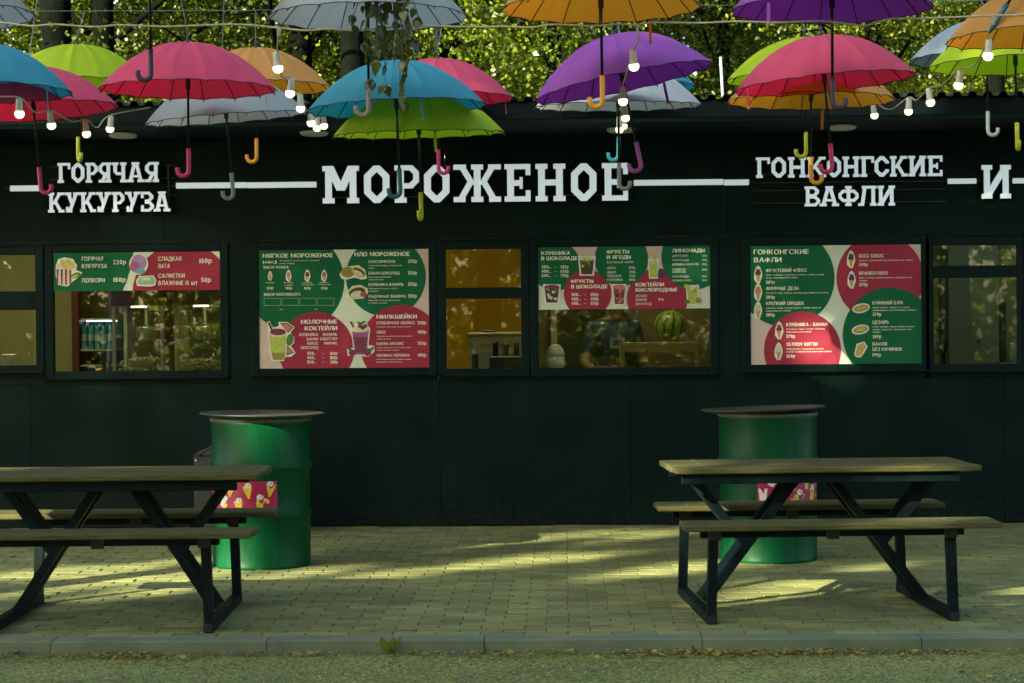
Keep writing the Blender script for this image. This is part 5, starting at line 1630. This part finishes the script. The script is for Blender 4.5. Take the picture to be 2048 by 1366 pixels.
# ================================================================== barrels
def barrel(cx, cy_base, label, turn, sticker, lid_tilt):
    p = on_z(cx, cy_base)
    t = thing('barrel', label, 'barrel', (p.x, p.y, 0), R(turn), 'green barrels used as tables')
    r, h = .287, .865
    prof = [(r - .012, 0), (r, .0), (r + .004, .008), (r, .018)]
    for zc in (.305, .585):
        prof += [(r, zc - .03), (r + .006, zc - .014), (r + .018, zc), (r + .006, zc + .014), (r, zc + .03)]
    prof += [(r, h - .03), (r + .003, h - .01), (r - .008, h)]
    part('body', MB().lathe(prof, 64), M['barrel'], t, smooth=True)
    part('rim', MB().lathe([(r + .003, h - .018), (r + .010, h - .012), (r + .010, h + .001), (r - .002, h + .006), (r - .03, h + .006)], 64, cap=False), M['rim'], t, smooth=True)
    ld = part('lid', MB().lathe([(0.0, h + .0075), (.30, h + .0075), (.356, h + .022), (.366, h + .024), (.366, h + .031), (.352, h + .031), (.30, h + .027), (.0, h + .034)], 64, cap=False), M['lid'], t, smooth=True, rot=(lid_tilt[0], lid_tilt[1], 0))
    part('seam', MB().box((-.004, 0, .03), (.004, .004, h - .03)), M['barrel'], t, loc=((r + .0005) * math.cos(R(-62)), (r + .0005) * math.sin(R(-62)), 0), rot=(0, 0, R(28)))
    # sticker bent round the barrel
    a0, a1, z0, z1 = sticker
    def S(u, v, off):
        a = R(a0 + (a1 - a0) * u)
        # stands off the wall and clears the hoop
        return ((r + off) * math.cos(a), (r + off) * math.sin(a), z0 + (z1 - z0) * v)
    mb = MB()
    n = 24
    for i in range(n):
        mb.poly([S(i / n, 0, .0015), S((i + 1) / n, 0, .0015), S((i + 1) / n, 1, .0015), S(i / n, 1, .0015)])
    st = part('sticker', mb, M['sticker'], t, fix=False)
    rs = random.Random(int(cx))
    asp = (a1 - a0) / 360 * 2 * math.pi * r / (z1 - z0)
    def blob(u, v, s, mt, off, shape, rot):
        m2 = MB()
        c, d = math.cos(rot), math.sin(rot)
        pts = [(u + (x * c - y * d) * s / asp, v + (x * d + y * c) * s) for x, y in shape]
        pts = [(min(.995, max(.005, a)), min(.99, max(.01, b2))) for a, b2 in pts]
        m2.poly([S(a, b2, off) for a, b2 in pts])
        part('printed_picture', m2, M[mt], st, fix=False)
    cupshape = [(-.3, .45), (.3, .45), (.2, -.45), (-.2, -.45)]
    coneshape = [(-.35, .4), (.35, .4), (.3, .1), (.06, -.55), (-.06, -.55), (-.3, .1)]
    puff = [(.4 * math.cos(i * .7) * (1 + .2 * (i % 2)), .32 * math.sin(i * .7) * (1 + .2 * (i % 2))) for i in range(9)]
    bit = [(-.3, -.3), (.1, -.4), (.4, -.05), (.3, .35), (-.1, .3), (-.35, .1)]
    for (u, v) in ((.07, .35), (.20, .78), (.33, .38), (.44, .8), (.55, .3), (.66, .75), (.8, .4), (.92, .8)):
        kd = rs.choice(('cone', 'cup', 'cone'))
        if kd == 'cup':
            blob(u, v, .42, 'st_white', .0024, cupshape, rs.uniform(-.5, .5))
        else:
            ro = rs.uniform(-.4, .3)
            blob(u, v - .05, .42, 'st_yellow', .0024, coneshape, ro)
            blob(u, v + .12, .24, 'st_white', .0031, puff, ro)
            blob(u + .012, v + .13, .05, 'st_dark', .0037, bit, ro)
    for i in range(13):
        blob(rs.uniform(.04, .96), rs.uniform(.1, .92), rs.uniform(.14, .22), 'st_yellow', .0027, bit, rs.uniform(0, 6))
    return t
barrel(524, 1129, 'green steel barrel with a dark lid at the end of the left picnic table', 0, (-163, -63, .322, .512), (.004, .012))
barrel(1537, 1117, 'green steel barrel with a dark lid behind the right picnic table', 0, (-108, -14, .325, .535), (-.010, -.030))

# dark cabinet behind the left barrel
q = on_y(408, 1000, -0.75)
t = thing('utility_box', 'dark grey metal box by the kiosk wall behind the left barrel', 'box', (q.x, -0.6, 0))
zt = on_y(408, 902, -.75).z
M['greybox'] = mat('box_grey', (0.030, 0.034, 0.028), 0.5, var=.2, scale=6)
part('body', MB().box((-.065, -.15, 0), (.30, .3, zt - .03), bev=.006), M['greybox'], t)
part('lid', MB().prism([(-.07, zt - .029), (.305, zt - .029), (.305, zt + .03), (-.03, zt)], -.16, .31), M['greybox'], t)
part('rivet', MB().lathe([(.008, 0), (.005, .004)], 10), M['disc'], t, loc=(-.05, -.1505, zt - .06), rot=(R(90), 0, 0))
part('cable', MB().tube([(-.05, -.155, zt - .06), (-.03, -.17, zt - .02), (.06, -.16, zt + .035), (.2, -.1, zt + .04)], .004, 6), M['black'], t)

# ================================================================== picnic tables
def table(label, foot_px, cx, L, yaw, bench_len, shift):
    # foot_px: near feet on the ground, left and right
    p0 = on_z(*foot_px[0]); p1 = on_z(*foot_px[1])
    c = (p0 + p1) / 2
    a = math.atan2(p1.y - p0.y, p1.x - p0.x) if yaw is None else yaw
    t = thing('picnic_table', label, 'picnic table', (c.x, c.y, 0), a, 'wooden picnic tables on the pavement')
    # local axes: x along the table, y away from the road; near feet at y = 0
    W = 1.02                       # between the two bench lines
    hx = (p1 - p0).length / 2
    BZ, TZ, PT = .472, .712, .030
    bl = bench_len / 2
    for s in (-1, 1):
        x = s * hx
        fr = part('foot_bar', MB().box((x - .024, -.03, 0.001), (x + .024, W + .03, .047), bev=.003), M['tframe'], t)
        for yy in (0, W):
            part('leg', MB().beam((x, yy, .0475), (x - s * .012, yy, BZ - PT - .041), .044, .044, up=(1, 0, 0)), M['tframe'], t)
            part('end_cap', MB().box((x - .020, yy + (-.0325 if yy == 0 else .0302), .005), (x + .020, yy + (-.0302 if yy == 0 else .0325), .043)), M['black'], t)
        # doubled diagonals from the foot bar to the middle of the top, with a short arm to its end
        for yy in (W / 2 - .085, W / 2 + .085):
            lo = Vector((x - s * .03, yy, .0475)); hi = Vector((s * .085, yy, TZ - PT - .038))
            part('diagonal', MB().beam(lo, hi, .042, .042, up=(0, 1, 0)), M['tframe'], t)
            mid = lo.lerp(hi, .46) - Vector((0, .0, 0))
            part('arm', MB().beam(mid + Vector((s * .012, 0, .012)), (s * (hx + .02), yy, TZ - PT - .038), .040, .040, up=(0, 1, 0)), M['tframe'], t)
    for yy in (0, W):
        part('seat_beam', MB().box((-hx - .05, yy - .02, BZ - PT - .04), (hx + .05, yy + .02, BZ - PT - .001), bev=.003), M['tframe'], t)
        for xx in (-hx + .015, 0, hx - .015):
            part('bracket', MB().box((xx - .03, yy - .028, BZ - PT - .052), (xx + .03, yy - .0205, BZ - PT - .004), bev=.002), M['black'], t)
        st = None
        for k in range(2):
            y0 = yy - .135 + k * .137
            off = random.uniform(-.008, .008)
            pl = part('seat_plank', MB().box((-bl + off + shift, y0, BZ - PT), (bl + off + shift, y0 + .132, BZ - random.uniform(0, .003)), bev=.005), M['wood'], t)
            for bx in (-hx + .02, hx - .02):
                part('bolt', MB().lathe([(.009, 0), (.009, .002), (.004, .0035)], 10), M['rim'], pl, loc=(bx, y0 + .066, BZ - .0004))
    TW = .62
    for yy in (W / 2 - TW / 2 + .06, W / 2 + TW / 2 - .06):
        part('top_beam', MB().box((-hx - .10, yy - .025, TZ - PT - .050), (hx + .10, yy + .025, TZ - PT - .001), bev=.003), M['tframe'], t)
    for xx in (-hx + .02, hx - .02):
        part('cross_bar', MB().box((xx - .03, W / 2 - TW / 2 + .09, TZ - PT - .036), (xx + .03, W / 2 + TW / 2 - .09, TZ - PT - .002), bev=.003), M['tframe'], t)
    for k in range(5):
        y0 = W / 2 - TW / 2 + k * TW / 5
        off = random.uniform(-.008, .008)
        pl = part('top_plank', MB().box((-bl + off + shift, y0, TZ - PT), (bl + off + shift, y0 + TW / 5 - .005, TZ - random.uniform(0, .003)), bev=.005), M['wood'], t)
        for bx in (-hx + .02, hx - .02):
            part('bolt', MB().lathe([(.009, 0), (.009, .002), (.004, .0035)], 10), M['rim'], pl, loc=(bx, y0 + .06, TZ - .0004))
    return t
table('weathered wooden picnic table with a black frame, at the right', [(1424, 1249), (1904, 1239)], 0, 0, R(4.2), 1.475, .03)
table('weathered wooden picnic table with a black frame, cut by the left edge', [(-28, 1276), (420, 1257)], 0, 0, R(2.0), 1.475, -.02)

# ================================================================== trees
M['bark'] = mat('bark', (0.0042, 0.0062, 0.0038), 0.95, scale=6, stretch=(5, 5, 1), col2=(0.0014, 0.0022, 0.0013), bump=1.0, bscale=14, spec=0.03)  # bark colour darkened in place of shade on the trunks
M['twig'] = mat('twig_bark', (0.05, 0.04, 0.02), 0.8, var=.3, scale=30)
LM = {'warm': leaf_mat('leaf_warm', (0.06, 0.105, 0.004), (0.37, 0.45, 0.010), .5),
      'mid': leaf_mat('leaf_mid', (0.045, 0.09, 0.005), (0.26, 0.35, 0.012), .5),
      'pale': leaf_mat('leaf_pale', (0.11, 0.18, 0.02), (0.42, 0.52, 0.07), .5),
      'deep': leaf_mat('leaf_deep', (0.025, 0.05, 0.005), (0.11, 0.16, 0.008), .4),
      'dark': leaf_mat('leaf_painted_shade', (0.010, 0.022, 0.003), (0.050, 0.075, 0.006), .35)}  # darkest leaf colour paints the shaded gaps of the wood behind
def leaf_cloud(name, rs, centres, clump_r, per, size, mt, keep=None, flat=.55):
    """leaf-sized faces, five-cornered and folded along the middle, spread in clumps"""
    cs = np.repeat(np.array(centres), per, axis=0)
    n = len(cs)
    off = rs.normal(size=(n, 3))
    off /= np.linalg.norm(off, axis=1, keepdims=True) + 1e-9
    off *= (rs.rand(n, 1) ** .45) * clump_r
    off[:, 2] *= flat
    P = cs + off
    if keep is not None:
        k = keep(P)
        P = P[k]
        n = len(P)
    nrm = rs.normal(size=(n, 3)) * .8 + np.array([0, 0, .5])
    nrm /= np.linalg.norm(nrm, axis=1, keepdims=True)
    ax = rs.normal(size=(n, 3))
    ax -= nrm * (ax * nrm).sum(1, keepdims=True)
    ax /= np.linalg.norm(ax, axis=1, keepdims=True) + 1e-9
    bx = np.cross(nrm, ax)
    s = size * rs.uniform(.6, 1.25, size=(n, 1))
    A = P - ax * s * .5
    B = P + ax * s * .55
    Cc = P + bx * s * .34 + nrm * s * .10 + ax * s * -.08
    D = P - bx * s * .34 + nrm * s * .10 + ax * s * -.08
    V = np.stack([A, D, B, Cc], axis=1).reshape(-1, 3)
    me = bpy.data.meshes.new(name)
    me.vertices.add(4 * n)
    me.vertices.foreach_set('co', V.ravel())
    me.loops.add(4 * n)
    me.loops.foreach_set('vertex_index', np.arange(4 * n))
    me.polygons.add(n)
    me.polygons.foreach_set('loop_start', np.arange(0, 4 * n, 4))
    me.polygons.foreach_set('loop_total', np.full(n, 4))
    me.update(calc_edges=True)
    set_rnd(me, np.clip(rs.rand(n) * .75 + np.repeat(rs.rand(max(1, n // per + 1)), per)[:n] * .25, 0, 1))
    me.materials.append(mt)
    return me
def ellipsoid_pts(rs, c, r, n, hollow=.35):
    out = []
    while len(out) < n:
        p = rs.uniform(-1, 1, 3)
        l = np.linalg.norm(p)
        if l < 1 and l > hollow * rs.rand():
            out.append(np.array(c) + p * np.array(r))
    return out
def crown_mesh(seed, rz, rxy, base, n, per, clump, size, mt):
    rs = np.random.RandomState(seed)
    return leaf_cloud('crown', rs, ellipsoid_pts(rs, (0, 0, base + rz), (rxy, rxy, rz), n), clump, per, size, mt)
def trunk_mesh(seed, h, r, lean=(0, 0), limbs=6, crown_base=3.0, rxy=2.5):
    rs = random.Random(seed)
    mb = MB()
    path = []
    for i in range(9):
        t = i / 8
        path.append(Vector((lean[0] * t * h + .06 * math.sin(t * 5 + seed) * t, lean[1] * t * h + .05 * math.cos(t * 4 + seed) * t, t * h)))
    rad = [r * (1.35 if i == 0 else 1.08 if i == 1 else 1 - .72 * i / 8) for i in range(9)]
    mb.tube(path, rad, 12)
    for k in range(limbs):
        t = rs.uniform(.34, .95)
        i = int(t * 8)
        p = path[i].lerp(path[min(8, i + 1)], t * 8 - i)
        a = rs.uniform(0, 6.28)
        ln = rxy * rs.uniform(.5, .95)
        q1 = p + Vector((math.cos(a) * ln * .45, math.sin(a) * ln * .45, ln * .35))
        q2 = p + Vector((math.cos(a + .2) * ln, math.sin(a + .2) * ln, ln * rs.uniform(.35, .8)))
        mb.tube(seg_smooth([p, q1, q2], 4), [max(.007, r * .24 * (1 - j / 9.5)) for j in range(9)], 7)
        for m_ in range(3):
            b0 = q1.lerp(q2, rs.uniform(0, .8))
            b1 = b0 + Vector((rs.uniform(-.8, .8), rs.uniform(-.8, .8), rs.uniform(-.35, .5))) * ln * .5
            mb.tube([b0, b0.lerp(b1, .5) + Vector((0, 0, .05)), b1], [.012, .008, .004], 5)
    return mb.mesh('trunk', M['bark'], True)
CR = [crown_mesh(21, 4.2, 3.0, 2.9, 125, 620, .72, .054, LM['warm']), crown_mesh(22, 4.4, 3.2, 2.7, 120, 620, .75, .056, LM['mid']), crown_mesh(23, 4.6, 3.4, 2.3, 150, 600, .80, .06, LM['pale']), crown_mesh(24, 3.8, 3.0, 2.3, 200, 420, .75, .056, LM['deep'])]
def tree(px, dist, crown, h, r, lean, label, scale=1.0, rot=0.0, seed=1, group='trees behind the kiosk', limbs=7, lift=0.0, back=2.3):
    p = at_d(px, 646, dist)
    t = thing('tree', label, 'tree', (p.x, p.y, ROAD_Z - .02), 0, group)
    link('trunk', trunk_mesh(seed, h, r, lean, limbs), t)
    c = link('crown', CR[crown], t, (lean[0] * h * .5, back, lift), (0, 0, rot))
    c.scale = (scale,) * 3
    return t
TR = [
 (122, 18.2, 0, 10, .20, (-.01, .0), 'dark double-trunked tree behind the lime umbrella, left stem', 1.0, .3),
 (205, 18.4, 3, 10, .15, (.0, .0), 'straight bark-textured tree stem just right of its dark neighbour at the left', .9, 1.3),
 (585, 19.0, 0, 10, .16, (.02, .0), 'dark trunked tree behind the bulbs left of the middle', 1.0, 2.2),
 (712, 18.6, 1, 10, .15, (.0, .0), 'straight grey trunked tree behind the hanging birch twig', 1.0, .9),
 (800, 20.5, 1, 10, .16, (.13, .0), 'leaning tree whose trunk slants up to the right of the teal umbrella', 1.0, 4.0),
 (1090, 20.0, 1, 10, .10, (.03, .0), 'leafy tree with thin dark branches behind the tilted purple umbrella', 1.0, 5.0),
 (1450, 24.0, 2, 11, .11, (.0, .0), 'pale sunlit tree behind the white pole', 1.1, 2.9),
 (1780, 21.0, 3, 10, .12, (-.04, .0), 'dark green tree with sky glints behind the slate umbrella', 1.0, 1.1),
 (1990, 19.5, 0, 10, .12, (.0, .0), 'yellow-green tree at the right edge above the roof', 1.0, .2),
 (-60, 19.5, 0, 10, .16, (.0, .0), 'yellow-green tree at the left edge of the picture', 1.0, 3.3)]
for i, a in enumerate(TR):
    tree(*a, seed=30 + i)
words = ['farthest left', 'second from the left', 'third from the left', 'left of the middle', 'in the middle', 'right of the middle', 'third from the right', 'second from the right', 'farthest right']
for i in range(9):
    px = -200 + i * 300
    tree(px + random.uniform(-60, 60), 29 + (i % 3) * 3.0, (3, 3, 3, 0, 3, 2, 2, 3, 3)[i], 13, .2, (random.uniform(-.02, .02), 0), 'background tree in the far row of the wood, ' + words[i], 1.45, i * 1.1, seed=60 + i, group='far row of trees', lift=-1.2)  # mostly the deep leaf colour, standing in for shade between the near crowns
# undergrowth behind the kiosk closes the wood: too many shrubs to count
rs = np.random.RandomState(77)
cs = [np.array([rs.uniform(-11, 10), rs.uniform(25, 36), rs.uniform(.5, 10.0)]) for _ in range(1500)]
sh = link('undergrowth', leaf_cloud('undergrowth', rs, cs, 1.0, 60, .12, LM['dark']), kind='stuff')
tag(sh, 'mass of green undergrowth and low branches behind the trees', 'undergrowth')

# trees on the viewer's side of the road: they shade the place and mirror in the panes
SPOTS = []
def spot(px, py, r, z=0.0):
    p = on_z(px, py, z)
    SPOTS.append((np.array(p), r))
for (x, y, r) in ((985, 1127, .10), (1060, 1121, .10), (1130, 1116, .09), (880, 1140, .07), (770, 1150, .06), (1320, 1140, .085), (1380, 1132, .08), (1260, 1150, .05), (1510, 1192, .075), (1600, 1178, .085), (1660, 1168, .06), (40, 1150, .10), (110, 1142, .09), (180, 1152, .06), (250, 1187, .08), (320, 1180, .10), (390, 1172, .07), (470, 1163, .06), (560, 1152, .055), (630, 1142, .05), (930, 1090, .05), (1050, 1078, .06), (1180, 1068, .06), (1300, 1070, .05), (300, 1130, .06), (400, 1118, .06), (1740, 1136, .05), (60, 1185, .07)):
    spot(x, y, r)
for (x, y, yy, r) in ((1645, 690, -.01, .02), (1675, 712, -.01, .0), (1540, 520, -.01, -.05), (1390, 525, -.01, -.01), (1725, 700, -.01, -.06), (1600, 650, -.01, -.05), (10, 1022, -3.62, .12), (60, 1022, -3.62, .12), (95, 1024, -3.62, .06)):
    SPOTS.append((np.array(on_y(x, y, yy)), r))
for (x, y, d_, r) in ((433, 1085, 11.8, .07), (433, 1120, 11.8, .07), (1465, 1110, 11.9, .08), (1850, 950, 9.6, .05), (1760, 952, 9.6, .05), (1340, 1012, 10.4, .05)):
    SPOTS.append((np.array(at_d(x, y, d_)), r))
sd = np.array(SUND)
def beam_keep(P):
    k = np.ones(len(P), bool)
    for q, r in SPOTS:
        v = P - q
        al = v @ sd
        k &= np.linalg.norm(v - np.outer(al, sd), axis=1) > r + .122
    return k
def shade_tree(x, y, base, rz, rxy, n, label, seed, mt='warm'):
    rs = np.random.RandomState(seed)
    t = thing('tree', label, 'tree', (x, y, ROAD_Z - .02), 0, 'trees across the road')
    link('trunk', trunk_mesh(seed, base + rz * 1.5, .24, (0, 0), 8, base, rxy), t)
    cs = ellipsoid_pts(rs, (x, y, base + rz), (rxy, rxy, rz), n, .2)
    me = leaf_cloud('crown', rs, cs, .85, 30, .30, LM[mt], beam_keep)
    c = link('crown', me, t, (-x, -y, -(ROAD_Z - .02)))
    return t
shade_tree(-31.0, -27.0, 6.0, 7.0, 5.4, 800, 'broad tree across the road behind the viewer, farthest left', 100)
shade_tree(-23.5, -25.5, 5.0, 7.5, 5.4, 900, 'broad tree across the road behind the viewer, second from the left', 101)
shade_tree(-16.0, -22.5, 4.0, 7.0, 5.2, 860, 'broad tree across the road behind the viewer, third from the left', 102, 'mid')
shade_tree(-9.5, -24.5, 3.2, 6.4, 5.0, 720, 'broad tree across the road behind the viewer, in the middle', 103)
shade_tree(-1.5, -26.0, 2.6, 6.0, 4.6, 560, 'broad tree across the road behind the viewer, right of the middle', 104, 'mid')
shade_tree(7.5, -25.0, 2.6, 6.0, 4.6, 480, 'broad tree across the road behind the viewer, farthest right', 105)
rs = np.random.RandomState(78)
cs = [np.array([rs.uniform(-26, 24), rs.uniform(-38, -29), rs.uniform(0, 1) ** 1.3 * 8 - .2]) for _ in range(1500)]
sh = link('undergrowth', leaf_cloud('undergrowth', rs, cs, 1.6, 52, .30, LM['warm']), kind='stuff')
tag(sh, 'mass of dark green shrubs across the road behind the viewer', 'undergrowth')

# birch beside the pavement, out of the picture; one of its twigs hangs into it
bx_, by_ = -4.2, -4.7
birch = thing('birch_tree', 'birch at the pavement edge whose leafy twig hangs in front of the grey umbrella', 'tree', (bx_, by_, 0))
mb = MB()
mb.tube([(0, 0, 0), (.05, 0, 1.5), (.02, .05, 3.5), (.1, .05, 5.5), (.05, 0, 8)], [.14, .11, .09, .06, .02], 12)
anchor = at_d(775, -170, 9.55)
pa = anchor - Vector((bx_, by_, 0))
mb.tube(seg_smooth([(.04, .03, 3.2), (1.2, pa.y * .5, pa.z + .25), (pa.x * .75, pa.y * .9, pa.z + .22), tuple(pa)], 5), [.045 - .0022 * i for i in range(16)], 7)
part('trunk', mb, mat('birch_bark', (.42, .42, .36), .8, scale=5, stretch=(1, 1, 6), col2=(.1, .1, .09)), birch, smooth=True)
rs = random.Random(44)
tw = MB()
lf = MB()
lrn = []
def birch_leaf(p, size):
    d = Vector((rs.uniform(-.5, .5), rs.uniform(-.4, .4), -1)).normalized()
    sd_ = d.cross(Vector((rs.uniform(-1, 1), rs.uniform(-1, 1), rs.uniform(-.3, .3)))).normalized()
    nn = d.cross(sd_)
    st = p + d * size * .3
    o = [(0, 0), (.22, .36), (.42, .42), (.7, .22), (1.05, 0), (.7, -.22), (.42, -.42), (.22, -.36)]
    lf.poly([st + d * a * size + sd_ * b_ * size + nn * (abs(b_) * .25 * size) for a, b_ in o])
    lrn.append(rs.random())
    tw.tube([p, st + d * .05 * size], .0009, 3, cap=False)
O = anchor
ends = [(705, 40), (728, 75), (745, 150), (752, 110), (775, 120), (790, 100), (800, 178), (808, 195), (815, 140), (822, 70), (835, 25), (770, 160)]
for (ex, ey) in ends:
    e = at_d(ex, ey, 9.55 + rs.uniform(-.12, .12))
    m1 = O.lerp(e, .45) + Vector((rs.uniform(-.05, .05), rs.uniform(-.05, .05), .05))
    path = seg_smooth([O + Vector((rs.uniform(-.03, .03), rs.uniform(-.03, .03), rs.uniform(-.05, .03))), m1, e], 8)
    tw.tube([q for q in path], [.0035 - .0016 * i / (len(path) - 1) for i in range(len(path))], 4)
    for q in path[5:]:
        if rs.random() < .8:
            birch_leaf(q, rs.uniform(.046, .072))
        if rs.random() < .35:
            birch_leaf(q + Vector((rs.uniform(-.02, .02), rs.uniform(-.03, .03), 0)), rs.uniform(.034, .055))
    birch_leaf(path[-1], .066)
tg = part('twig', tw, M['twig'], birch, loc=(-bx_, -by_, 0))
me = lf.mesh('twig_leaves', leaf_mat('birch_leaf', (.030, .060, .008), (.105, .13, .016), .45), fix=False)
set_rnd(me, lrn)
link('twig_leaves', me, tg)
rsn = np.random.RandomState(9)
link('crown', leaf_cloud('crown', rsn, ellipsoid_pts(rsn, (0, 0, 6.2), (1.3, 1.6, 2.0), 130), .45, 40, .06, LM['mid']), birch)

# ================================================================== small things behind and on the kiosk
q = at_d(1446, 202, 17.2)
top = at_d(1441, 114, 17.2)
o = part('white_pole', MB().tube([(q.x, q.y, 0), (q.x, q.y, q.z), (top.x, top.y, top.z)], .011, 10), mat('pole_white', (.28, .32, .32), .4), smooth=True)
tag(o, 'slim white pole standing behind the kiosk roof', 'pole')
for (x0, x1, yt) in ((1313, 1327, 128), (1334, 1342, 128)):
    a = at_d(x0, 205, 17.6); b2 = at_d(x1, yt, 17.6)
    o = part('dark_post', MB().box((a.x, a.y, 0), (b2.x, a.y + .05, b2.z), bev=.004), M['steel'])
    tag(o, 'wide dark post behind the off-white umbrella' if x0 == 1313 else 'narrow dark post just right of the wide dark post', 'post')
# weeds at the foot of the kerb
wm = leaf_mat('weed_leaf', (.09, .15, .01), (.20, .27, .02), .4)
for i, (px, label, n, hgt) in enumerate(((780, 'small green weed growing at the kerb foot, in the middle', 12, .085), (822, 'low round-leaved weed just right of the middle weed', 6, .04), (1812, 'small yellow-green weed at the kerb foot under the right table', 4, .04), (1392, 'small round leafed weed at the kerb foot left of the right table', 5, .045))):
    q = on_z(px, 1312, ROAD_Z)
    t = thing('weed', label, 'plant', (q.x, KERB_Y - .025, ROAD_Z + .004), 0, 'weeds along the kerb')
    rs = random.Random(i + 5)
    for k in range(n):
        a = rs.uniform(3.3, 6.1)
        ln = hgt * rs.uniform(.45, 1.0)
        tip = Vector((math.cos(a) * ln * .6, -abs(math.sin(a)) * ln * .25, ln))
        w_ = ln * .16
        sdv = Vector((-tip.z, 0, tip.x)).normalized() * w_
        me = MB().poly([(0, 0, 0), tip * .5 - sdv, tip * .85 - sdv * .7, tip * 1.15, tip * .85 + sdv * .7, tip * .5 + sdv]).mesh('leaf', wm, fix=False)
        set_rnd(me, [rs.random()])
        link('leaf', me, t)
